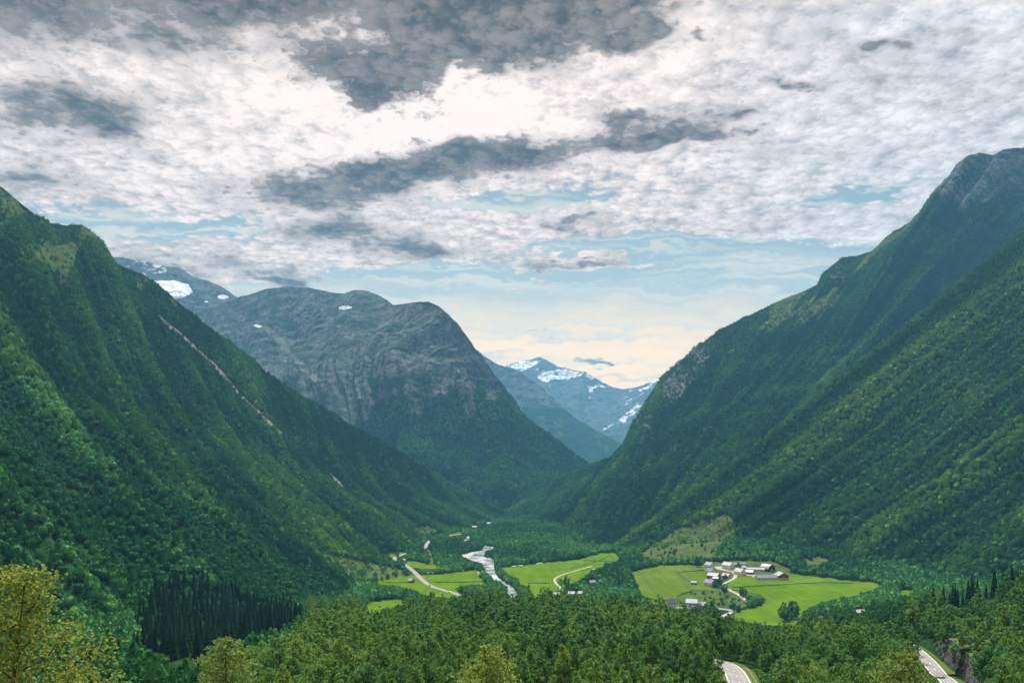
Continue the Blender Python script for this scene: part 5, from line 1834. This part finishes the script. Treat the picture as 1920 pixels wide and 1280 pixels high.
def grey_house():
    loc = plot(1297, 1137)
    root = thing('house', 'grey house with grey roof and stepped side wing beside the main road', 'house', loc, R(-16))
    w, r, tr = gable_block(root, 11, 9, 4.8, 3.2, W_GREY, R_BLUE)
    for u in (-3.6, 0, 3.2):
        opening(root, tr, 'front', 11, 9, u, 0.9, 1.5, 1.5, FRAME, 'window', False)
    for u, z in ((-1.8, 3.2), (1.8, 3.2)):
        opening(root, tr, 'right', 11, 9, u, z, 1.2, 1.4, GLASS, 'window')
    opening(root, tr, 'front', 11, 9, 1.6, 0.1, 1.1, 2.1, FRAME, 'door', False)
    gable_block(root, 9, 7, 2.6, 2.6, W_GREY, R_GREY, x=9.6, y=1.0, name_w='wing_wall', name_r='wing_roof')
    w3, r3, tr3 = gable_block(root, 2.4, 2.8, 1.5, 1.1, FRAME, R_BLUE, x=8.0, y=-1.2, z=3.0, turn=R(-90), over=.2, name_w='dormer', name_r='dormer_roof')


grey_house()
house('small dark log hut on the grassy knoll', 1301, 1094.5, 6, 4.5, 2.1, 1.6, -20, W_DARK, R_SLATE, cat='hut', name='hut', door=('front', 0))
house('small grey hay barn standing alone in the left field', 771, 1091.5, 6.5, 5.5, 2.6, 2.4, -40, W_WOOD, R_GREY, cat='hay barn', name='hay_barn', door=('right', 0))
house('little white roofed hut beside the valley road', 758.5, 1053, 6, 5, 2.4, 2.2, -45, W_WOOD, R_PALE, cat='hut', name='hut', door=('right', 0))
house('pale stone hut on the wooded bank behind the middle field', 1110, 1095, 8, 5.5, 2.8, 2.4, 30, STONE, R_GREY, cat='hut', name='hut', door=('front', 0))
house('far white house on the slope where the valley bends', 917, 983, 8, 6, 3.4, 2.4, -20, W_WHITE, R_PALE, front=[(-3, 1), (3, 1)], door=('front', 0))
house('tiny far hut among the trees beyond the river', 889.5, 989.5, 9, 6, 2.6, 2.4, 5, W_WOOD, R_PALE, cat='hut', name='hut', door=('front', 0))
house('pale roofed building half hidden in the dark trees right of the field', 1612, 1152, 9, 6, 2.8, 1.8, 12, W_WHITE, R_PALE, front=[(-3, 1), (3, 1)], door=('front', 0))
house('white house just showing over the treetops below the middle field', 1043, 1119, 6.5, 6, 3.2, 2.2, 10, W_WHITE, R_PALE, front=[(-2, 1), (2, 1)], door=('front', 0))
house('grey roofed shed with red gable over the treetops, right of the white house', 1072, 1116, 7, 6, 2.6, 2.0, -15, W_RED, R_GREY, cat='shed', name='shed', door=('front', 0))
house('small pale roofed hut on the scrubby bank over the treetops', 1089, 1116, 5.5, 5, 2.8, 2.2, -40, W_WOOD, R_PALE, cat='hut', name='hut', door=('front', 0))

# ------------------------------------------------------------------ white wrapped bales, poles, cars
BALE = simple_mat('white_plastic', (0.80, 0.81, 0.82), 0.35, 0.06, 1.0, 0.5)


def bale_mesh():
    mb = MB()
    prof = [(-0.62, 0.50), (-0.60, 0.60), (-0.45, 0.65), (0.45, 0.65), (0.60, 0.60), (0.62, 0.50)]
    n = 14
    vs = [(x, r * math.cos(6.2832 * k / n), 0.63 + r * math.sin(6.2832 * k / n)) for x, r in prof for k in range(n)]
    m = len(prof)
    fs = [(i * n + k, i * n + (k + 1) % n, (i + 1) * n + (k + 1) % n, (i + 1) * n + k) for i in range(m - 1) for k in range(n)] + [tuple(range(n))[::-1], tuple((m - 1) * n + k for k in range(n))]
    mb.raw(vs, fs)
    return mb.build('hay_bale', BALE)


_b0 = bale_mesh()
_used = [False]
for (x0, y0, x1, y1, n, lab) in ((961, 1062.5, 980, 1061.2, 11, 'white wrapped hay bale in the long row behind the middle field'), (1006, 1057.8, 1015, 1056.2, 6, 'white wrapped hay bale in the short row at the forest edge of the middle field'),
                                 (797, 1075.2, 805, 1074.6, 5, 'white wrapped hay bale in the row nearest the valley road'), (826, 1073.6, 837, 1072.8, 7, 'white wrapped hay bale in the middle row behind the left field'),
                                 (862, 1070.6, 868, 1070.2, 4, 'white wrapped hay bale in the row nearest the river'), (870.5, 1069.8, 873, 1069.5, 2, 'white wrapped hay bale in the pair beside the river trees'),
                                 (811, 1074.4, 813, 1074.3, 2, 'white wrapped hay bale in the lone pair between two rows'), (1111.5, 1068.6, 1115, 1068.2, 3, 'white wrapped hay bale at the right end of the middle field')):
    for k in range(n):
        t = k / max(1, n - 1)
        g = G(x0 + (x1 - x0) * t, y0 + (y1 - y0) * t)[0]
        if not _used[0]:
            o = _b0; _used[0] = True
        else:
            o = _b0.copy(); COL.objects.link(o)
        o.location = (g[0], g[1], hgt(g[0], g[1]) + 0.14)
        o.rotation_euler = (0, 0, 0.35 + 0.25 * math.sin(k * 2.1))
        o.scale = (1.25, 1.25, 1.25)
        tag(o, lab, 'hay bale', 'white hay bales along the field edges')


def power_pole():
    loc = plot(1026, 1093.5)
    root = thing('power_pole', 'twin wooden power pole with crossarm standing in the middle field', 'power pole', loc)
    for sx in (-1.5, 1.5):
        mb = MB(); mb.tube([(sx, 0, -1), (sx, 0, 9.5)], [0.17, 0.12], 8); mb.build('pole', BARK_DARK, root)
    mb = MB(); mb.box(-2.4, 2.4, -.12, .12, 8.6, 8.85); arm = mb.build('crossarm', BARK_DARK, root)
    for sx in (-2.1, 0, 2.1):
        mb = MB(); mb.tube([(sx, 0, 8.85), (sx, 0, 9.25)], [0.08, 0.05], 8); mb.build('insulator', FRAME, arm)


power_pole()
CAR_DARK = simple_mat('dark_car_paint', (0.02, 0.022, 0.026), 0.3, 0.1, 1.0, 0.6)
CAR_WHITE = simple_mat('white_car_paint', (0.72, 0.73, 0.74), 0.3, 0.06, 1.0, 0.6)
TYRE = simple_mat('tyre_rubber', (0.015, 0.015, 0.016), 0.85, 0.1, 1.0)


def car(label, px, py, paint, road):
    line = ROADS[road][0]
    g = G(px, py)[0]
    i = int(np.argmin(np.hypot(line[:, 0] - g[0], line[:, 1] - g[1])))
    i = min(max(i, 1), len(line) - 2)
    d = line[i + 1] - line[i - 1]
    nn = side_of(line)[i]
    root = thing('car', label, 'car', (line[i, 0] + nn[0] * 1.6, line[i, 1] + nn[1] * 1.6, line[i, 2] + 0.23), math.atan2(d[1], d[0]), 'cars on the valley road')
    prof = [(-2.15, .35), (-2.2, .75), (-2.05, .95), (-1.5, 1.0), (-0.95, 1.46), (0.55, 1.48), (1.15, 1.0), (2.0, .85), (2.2, .6), (2.15, .35)]
    mb = MB()
    n = len(prof)
    vs = [(x, s * (0.86 if z < 1.1 else 0.68), z) for s in (-1, 1) for x, z in prof]
    mb.raw(vs, [tuple(range(n)), tuple(range(n, 2 * n))[::-1]] + [(k, n + k, n + (k + 1) % n, (k + 1) % n) for k in range(n)])
    mb.build('body', paint, root)
    mb = MB()
    for s in (-1, 1):
        mb.raw([(-1.25, s * .845, 1.04), (0.95, s * .845, 1.04), (0.5, s * .72, 1.42), (-0.9, s * .72, 1.42)], [(0, 1, 2, 3)] if s < 0 else [(3, 2, 1, 0)])
    mb.build('side_window', GLASS, root)
    mb = MB(); mb.raw([(1.13, -.72, 1.04), (1.13, .72, 1.04), (0.62, .62, 1.45), (0.62, -.62, 1.45)], [(0, 1, 2, 3)]); mb.build('windscreen', GLASS, root)
    for sx in (-1.35, 1.35):
        for sy in (-.8, .8):
            mb = MB(); mb.tube([(sx, sy - .1, .33), (sx, sy + .1, .33)], .33, 14)
            w = mb.build('wheel', TYRE, root)
            mb = MB(); mb.tube([(sx, sy - .11 if sy < 0 else sy + .09, .33), (sx, sy - .09 if sy < 0 else sy + .11, .33)], .2, 10); mb.build('rim', GALV, w)
    for sy in (-.6, .6):
        mb = MB(); mb.box(2.12, 2.2, sy - .18, sy + .18, .62, .76); mb.build('headlight', FRAME, root)


car('dark car driving along the middle of the pale valley road', 805, 1098.5, CAR_DARK, 'valley')
car('white car on the near end of the valley road by the treetops', 845, 1109.5, CAR_WHITE, 'valley')


# ------------------------------------------------------------------ single trees
def variants(kind, n, H, Wd, ncl, nleaf, size, mat, bark, seed, limbs=10):
    rng = np.random.default_rng(seed)
    out = []
    for i in range(n):
        h, w = H * rng.uniform(.93, 1.07), Wd * rng.uniform(.9, 1.12)
        cm, tips = crown_mesh(kind + '_crown', rng, {'birch': 'birch', 'round': 'round', 'cone': 'cone'}[kind], h, w, ncl, nleaf, size, mat)
        out.append((cm, trunk_mesh(kind + '_trunk', rng, h, 0.016 * h, tips, bark, limbs)))
    return out


NEAR_BIRCH = variants('birch', 5, 12.5, 5.8, 120, 3400, 0.36, LM_TREE, BARK, 301)
NEAR_ROUND = variants('round', 4, 10.5, 7.4, 110, 3400, 0.40, LM_TREE, BARK_DARK, 302)
VALLEY_ROUND = variants('round', 4, 9.0, 8.0, 80, 1400, 0.62, LM_DARK, BARK_DARK, 303, 6)
_r = np.random.default_rng(304)
NEAR_SPRUCE = [(spruce_mesh('spruce_crown', _r, H, W, 26, 11, LM_SPRUCE, 0.30), None) for H, W in ((15, 6.0), (13.5, 5.6), (16, 5.6))]
NEAR_SPRUCE = [(c, trunk_mesh('spruce_trunk', _r, 13.0, 0.2, np.zeros((0, 3)), BARK_DARK, 0)) for c, _ in NEAR_SPRUCE]


def tree(name, label, group, mesh_pair, loc, scale, rz, tint, cat='tree', tilt=0.0):
    root = thing(name, label, cat, loc, rz, group)
    root.scale = (scale, scale, scale)
    root.rotation_euler = (tilt, 0, rz)
    if mesh_pair[1] is not None:
        t = bpy.data.objects.new('trunk', mesh_pair[1]); COL.objects.link(t); t.parent = root
    c = bpy.data.objects.new('crown', mesh_pair[0]); COL.objects.link(c); c.parent = root
    c['tint'] = float(tint)
    return root


# --- the wood on the knoll in front: every spot first, then the largest as trees of their own
def jitter_grid(x0, x1, y0, y1, d, rng):
    gx, gy = np.meshgrid(np.arange(x0, x1, d), np.arange(y0, y1, d * 0.87), indexing='ij')
    gx = gx + (np.arange(gx.shape[1]) % 2)[None] * d / 2
    gx = gx + rng.uniform(-.38, .38, gx.shape) * d
    gy = gy + rng.uniform(-.38, .38, gy.shape) * d
    return gx.ravel(), gy.ravel()


def road_clear(x, y, gap=2.5):
    d = np.full(x.shape, 1e9)
    for k in ROADS:
        l, w = ROADS[k]
        d = np.minimum(d, line_dist(x, y, [tuple(p[:2]) for p in l]) - w / 2)
    return d > gap


rng = np.random.default_rng(41)
x, y = jitter_grid(-520, 520, 62, 700, 5.7, rng)
z = hgt(x, y)
pts = np.column_stack([x, y, z])
px, py = proj(pts)
ok = (px > -170) & (px < 2090) & (py > 1040) & (z < 132)
# leave the mountain slopes to their own forest; the spruce stands are planted below
x, y, z = x[ok], y[ok], z[ok]
ok = road_clear(x, y, 3.0)
# height of the wood: lower bushes toward the viewer so that the treetops stay where the photograph has them
hs = rng.uniform(0.70, 1.25, len(x)) * (0.80 + 0.25 * sstep(y, 100, 240))
hs *= 1 - 0.12 * sstep(np.abs(x), 120, 250)
x, y, z, hs = x[ok], y[ok], z[ok], hs[ok]
LEFT_SLOPE = [(-400, 900), (560, 1080), (578, 1160), (520, 1186), (450, 1212), (380, 1242), (300, 1292), (260, 1400), (-400, 1400)]
low = blocks_view(x, y, z, hs * 11.0, hs * 4.0, [(LEFT_SLOPE, 1)])
lx, ly, lz, lh = x[low], y[low], z[low], hs[low]
x, y, z, hs = x[~low], y[~low], z[~low], hs[~low]
lb = inside(*proj(np.column_stack([lx, ly, lz])), SPR_L) | blocks_view(lx, ly, lz + 0 * lh, lh * 8.0, lh * 4.0, [([(262, 1215), (275, 1100), (560, 1120), (560, 1165), (440, 1195), (400, 1225), (330, 1235)], 1)])
lb |= ly < 105
lx, ly, lz, lh = lx[~lb], ly[~lb], lz[~lb], lh[~lb]
lq = np.column_stack([lx, ly, lz - 0.5])
scatter('hollow_wood', lq, lh * 0.85, rng.uniform(0, 6.28, len(lq)), np.clip(tint_at(lq, rng, 8, 0.22, 0.4), 0, 1), pick_slope(ly, rng), SLOPE_SET, 'dark broadleaf wood in the hollow at the foot of the left slope, before the spruces')
bad = blocks_view(x, y, z, hs * 11.5, hs * 6.0)
hs2 = hs * 0.55                                          # where a full tree would hide something, a young one may stand
bad2 = blocks_view(x, y, z, hs2 * 11.5, hs2 * 6.0)
hs = np.where(bad & ~bad2, hs2, hs)
ok = ~(bad & bad2)
x, y, z, hs = x[ok], y[ok], z[ok], hs[ok]
px, py = proj(np.column_stack([x, y, z]))
inspr = inside(px, py, SPR_L) | inside(px, py, SPR_R)
x, y, z, hs, px, py = [v[~inspr] for v in (x, y, z, hs, px, py)]
sp_seed = fbm(x / 38, y / 38, None, 3, 61)
cold = sstep(px, 520, 380) * 0.0
tnt = np.clip(0.42 + 0.5 * fbm(x / 30, y / 30, None, 3, 62) + rng.normal(0, 0.16, len(x)) - 0.30 * sstep(np.abs(px - 1560), 240, 60) * sstep(py, 1240, 1200), 0, 1)
kind = (sp_seed + rng.normal(0, 0.3, len(x)) + 0.5 * sstep(np.abs(px - 1560), 260, 80) > 0.22).astype(int)           # 1 = rounded crowns
top_py = HPY - FPX * (z + hs * 10.5 - CAMZ) / y
inview = (px > -20) & (px < 1940) & (top_py < 1275)
order = np.argsort(np.where(inview, y, 1e9))
NIND = 250
ind = order[:NIND]
for i in ind:
    k = kind[i]
    pr = (NEAR_ROUND if k else NEAR_BIRCH)[rng.integers(0, 4)]
    t = tnt[i]
    if k:
        lab, grp_, nm = ('rounded dark green tree in the wood along the bottom of the photo', 'rounded dark trees of the near wood', 'broadleaf_tree') if t < 0.5 else ('rounded olive green tree in the wood along the bottom of the photo', 'rounded olive trees of the near wood', 'broadleaf_tree')
    else:
        lab, grp_, nm = ('slender deep green birch in the wood along the bottom of the photo', 'deep green birches of the near wood', 'birch_tree') if t < 0.5 else ('slender yellowish green birch in the wood along the bottom of the photo', 'yellowish birches of the near wood', 'birch_tree')
    tree(nm, lab, grp_, pr, (x[i], y[i], z[i]), hs[i], rng.uniform(0, 6.28), t, tilt=rng.normal(0, 0.03))
rest = np.setdiff1d(np.arange(len(x)), ind)
# meshes of the rest: the same crowns, lighter
_r = np.random.default_rng(305)
WOODS_MID = []
for kd, H, W, nl, s in (('birch', 12.5, 5.6, 1100, .56), ('birch', 12, 5.2, 1100, .54), ('birch', 13, 6.0, 1200, .58), ('cone', 13, 5.6, 1000, .55), ('round', 10.5, 7.4, 1200, .64), ('round', 10.0, 7.0, 1200, .62)):
    cm, tips = crown_mesh('wood_crown', _r, kd, H, W, 60, nl, s, LM_WOOD)
    WOODS_MID.append(proto('wood', cm))
var = np.where(kind[rest] == 1, 4 + rng.integers(0, 2, len(rest)), rng.integers(0, 4, len(rest)))
print('wood', len(rest))
scatter('near_wood', np.column_stack([x, y, z])[rest], hs[rest] * rng.uniform(.9, 1.1, len(rest)), rng.uniform(0, 6.28, len(rest)), tnt[rest], var, WOODS_MID, 'dense green birch wood covering the knoll in front of the fields')

# --- valley floor woods
rng = np.random.default_rng(43)
x, y = jitter_grid(-520, 700, 600, 2500, 6.3, rng)
z = hgt(x, y)
pts = np.column_stack([x, y, z])
px, py = proj(pts)
s_ = rng.uniform(0.6, 1.2, len(x))
dens = np.ones(len(x))
for poly in SPARSE:
    dens[inside(px, py, poly)] = 0.10
dens[inside(px, py, SCRUB)] = 0.24
s_[inside(px, py, SCRUB)] *= 0.45
for poly in (PASTURE, CLEARING, STRIP):
    s_[inside(px, py, poly)] *= 0.6
keep = (px > -150) & (px < 2070) & (py > 940) & (rng.uniform(0, 1, len(x)) < dens) & road_clear(x, y, 2.0)
keep &= ~inside(px, py, FARMYARD) & ~blocks_view(x, y, z, s_ * 8.6, s_ * 6.5)
small = ~keep & (px > -150) & (px < 2070) & (py > 940) & (dens > .5) & road_clear(x, y, 1.5) & ~inside(px, py, FARMYARD)
small &= ~blocks_view(x, y, z, s_ * 3.4, s_ * 4.0)
s_ = np.where(small, s_ * 0.42, s_)
keep |= small
x, y, z, s_ = x[keep], y[keep], z[keep], s_[keep]
q = np.column_stack([x, y, z - 0.5 * s_])
print('valley', len(q))
scatter('valley_wood', q, s_ * 1.05, rng.uniform(0, 6.28, len(q)), np.clip(tint_at(q, rng, 5, 0.30, 0.5) - 0.05, 0, 1), rng.integers(0, len(FAR), len(q)), FAR, 'dark green woods and thickets between the fields and along the river')

# --- spruce stands
rng = np.random.default_rng(44)


def stand(poly, L, d, lab, grp_, maxn, y0, y1, sc0, sep):
    """plant the stand where its outline falls, on the valley side or the ground before it"""
    q, at, S, T = sample_loft(L, d, rng)
    a, b = proj(q)
    q = q[inside(a, b, poly)]
    gx, gy = jitter_grid(-330, 330, y0, y1, d, rng)
    gz = hgt(gx, gy)
    w = np.column_stack([gx, gy, gz])
    a, b = proj(w)
    w = w[inside(a, b, poly) & road_clear(gx, gy, 4)]
    # the ground runs on under the mountain: keep only spots in front of it
    if len(q):
        far = np.array([np.min(np.hypot(q[:, 0] - p[0], q[:, 1] - p[1])) for p in w]) if len(w) else np.zeros(0)
        qa, qb = proj(q)
        dep = np.array([np.median(q[np.argsort(np.hypot(qa - m, qb - n))[:3], 1]) for m, n in zip(*proj(w))]) if len(w) else np.zeros(0)
        w = w[(w[:, 1] < dep - 5)] if len(w) else w
    q = np.vstack([q, w])
    keepi = []
    for i in rng.permutation(len(q)):
        if all((q[i, 0] - q[j, 0]) ** 2 + (q[i, 1] - q[j, 1]) ** 2 > sep ** 2 for j in keepi):
            keepi.append(i)
    q = q[keepi]
    o = np.argsort(q[:, 1])
    if len(o) > maxn:
        o = np.sort(rng.permutation(len(o))[:maxn])
    for i in o:
        tree('spruce_tree', lab, grp_, NEAR_SPRUCE[rng.integers(0, 3)], (q[i, 0], q[i, 1], q[i, 2] - 0.4), sc0 * rng.uniform(.72, 1.12), rng.uniform(0, 6.28), rng.uniform(0, .8))
    print('stand', len(q))


stand(SPR_L, ML, 2.4, 'dark pointed spruce in the dense plantation at the foot of the left slope', 'spruces of the left plantation', 295, 260, 620, 0.95, 3.5)
stand(SPR_R, MR1, 4.6, 'dark pointed spruce in the row above the road at the right edge', 'spruces above the right road', 40, 300, 640, 0.95, 3.4)


# --- trees that stand alone in the fields
def lone(px, py, h, w, lab, tint=0.25, grp_=None, pr=None, y0=640):
    loc = plot(px, py, y0)
    i = int(px * 7) % 4
    tr = tree('broadleaf_tree', lab, grp_, pr or VALLEY_ROUND[i], loc, 1.0, px % 6, tint)
    tr.scale = (w / 8.0, w / 8.0, h / 9.0)
    return tr


lone(1470, 1163, 17, 12, 'paler left one of the pair of big trees in the right field', 0.42)
lone(1488, 1160, 18, 13, 'darker right one of the pair of big trees in the right field', 0.10)
lone(1478, 1166, 11, 10, 'low dark tree at the foot of the pair of big trees in the right field', 0.05)
lone(1062, 1100, 14, 8, 'single bushy tree beside the bend of the field track', 0.18)
lone(1051, 1097, 8, 7, 'small pale bush left of the single tree beside the field track', 0.5)
lone(1345, 1100, 10, 9, 'dark garden tree right of the lowest white house', 0.08)
lone(1350, 1096, 9, 8, 'dark garden tree nearest the farm track junction', 0.15)
lone(1341, 1101, 6, 7, 'low garden bush against the lowest white house', 0.25)
lone(1360, 1088, 9, 5, 'slim dark tree in front of the pale roofed outbuilding', 0.1)
lone(1359, 1114, 12, 8, 'dark tree beside the top of the lower farm track', 0.05)
lone(1390, 1117, 10, 7, 'left tree of the dark pair right of the farm track', 0.12)
lone(1395, 1119, 10, 8, 'right tree of the dark pair right of the farm track', 0.2)
lone(1376, 1146, 9, 7, 'round dark tree at the road junction below the hamlet', 0.08)
lone(1405, 1137, 9, 9, 'dark bushy tree at the tip of the wedge of scrub in the right field', 0.05)
lone(1415, 1134, 7, 9, 'middle bush of the three along the wedge of scrub in the right field', 0.15)
lone(1427, 1130, 6, 8, 'smallest bush at the right end of the wedge of scrub in the right field', 0.12)
lone(1384, 1066, 9, 7, 'round grey green tree between the tall pale house and the cream white house', 0.45)
lone(1308, 1062, 14, 9, 'tall dark tree behind the top of the grassy knoll', 0.0)
lone(1268, 1058, 8, 8, 'small dark tree at the back edge of the grassy knoll', 0.05)
lone(1326, 1060, 10, 8, 'dark tree close behind the farthest left white house', 0.08)
lone(745, 1046, 9, 6, 'small dark tree in the small field beside the valley road', 0.08)
lone(671, 1060, 11, 9, 'roundest tree on the tan pasture above the left fields', 0.3)
lone(687, 1062, 8, 6, 'small round tree in the middle of the tan pasture', 0.15)
lone(662, 1066, 6, 6, 'bush at the left side of the tan pasture', 0.2)
lone(719, 1074, 9, 8, 'pale tree on the lower right of the tan pasture', 0.5)
lone(677, 1080, 10, 9, 'leafy tree at the bottom of the tan pasture', 0.35)


# --- the near trees whose leaves show
def near_tree(name, label, px, py_top, Y, H, Wd, mat, n_top, n_low, leaf, seed, kind='birch', tint=0.5, top=3.5, taper=0.60):
    """a tree whose top shows at that pixel; leaves true to size near the top"""
    rng = np.random.default_rng(seed)
    tx, tz = (px - CPX) / FPX * Y, CAMZ + (HPY - py_top) / FPX * Y
    root = thing(name, label, 'tree', (tx, Y, tz - H))
    Pn, Nn, S_ = [], [], []
    tips = []
    nb = 150
    for b in range(nb):                                   # branches with hanging twigs
        t = 1 - ((b + 1.5) / nb) ** 0.95 * 0.9
        a = b * 2.399963 + rng.uniform(-.3, .3)
        z0 = H * t
        l = Wd / 2 * ((1 - t) ** taper * 1.15 + 0.03) * rng.uniform(0.6, 1.18)
        tip = np.array([math.cos(a) * l, math.sin(a) * l, min(z0 + 0.25 * l, H - 0.12)])
        root_p = np.array([0, 0, max(z0 - 0.55 * l, 0.5)])
        tips.append(tip)
        near_top = (H - z0) < top
        m = int((n_top * 2.6 if near_top else n_low) / nb * (0.35 + 1.3 * l / (Wd / 2)))
        u = rng.uniform(0.18, 1.05, m) ** 0.7
        p = root_p + (tip - root_p) * u[:, None] + rng.normal(0, 1, (m, 3)) * (0.05 + 0.17 * l) * np.array([1, 1, .75]) * (1.1 - 0.4 * u[:, None])
        Pn.append(p)
        Nn.append(rng.normal(0, .6, (m, 3)) + [0, -0.35, 0.5])
        S_.append(np.full(m, leaf if near_top else leaf * 1.9) * rng.uniform(.65, 1.3, m))
    # the leading shoot
    m = 90
    zz = H - np.abs(rng.normal(0, 0.5, m))
    Pn.append(np.column_stack([rng.normal(0, .07, m), rng.normal(0, .07, m), zz])); Nn.append(rng.normal(0, .7, (m, 3)) + [0, 0, .3]); S_.append(np.full(m, leaf * 0.9))
    v, f = leaf_cards(rng, np.vstack(Pn), np.vstack(Nn), np.concatenate(S_), 0.75, 0.15)
    me = mesh_np(name + '_crown', v, f)
    c = link('crown', me, mat, root)
    c['tint'] = tint
    sel = np.array(tips)
    tm = trunk_mesh(name + '_trunk', rng, H, 0.011 * H, sel, BARK_DARK, len(sel))
    link('trunk', tm, None, root)
    return root


near_tree('birch_tree', 'big yellowing birch with its leaves showing singly in the lower left corner', 32, 1056, 11.0, 9.5, 6.6, LM_GOLD, 15000, 9000, 0.060, 91, tint=0.22, taper=0.75)
near_tree('birch_tree', 'pale feathery birch tip standing against the dark spruces', 421, 1192, 24.0, 12.0, 5.2, LM_PALE, 7000, 4000, 0.10, 92, tint=0.22, top=4.5)
near_tree('birch_tree', 'bright yellow green birch top at the bottom centre', 918, 1208, 27.0, 12.0, 6.0, LM_PALE, 7500, 4000, 0.11, 93, tint=0.45, top=4.5)
near_tree('rowan_tree', 'pale speckled tree in front of the road with the rock cutting', 1690, 1222, 30.0, 11.0, 6.0, LM_PALE, 7500, 4000, 0.115, 94, tint=0.20, top=4.5)
near_tree('birch_sapling', 'thin twig of a sapling rising right of the yellowing birch', 215, 1256, 11.5, 6.0, 0.9, LM_PALE, 700, 300, 0.05, 95, tint=0.5)


build_haze()
sc.cycles.use_adaptive_sampling = True
sc.cycles.adaptive_threshold = 0.02
sc.cycles.adaptive_min_samples = 12
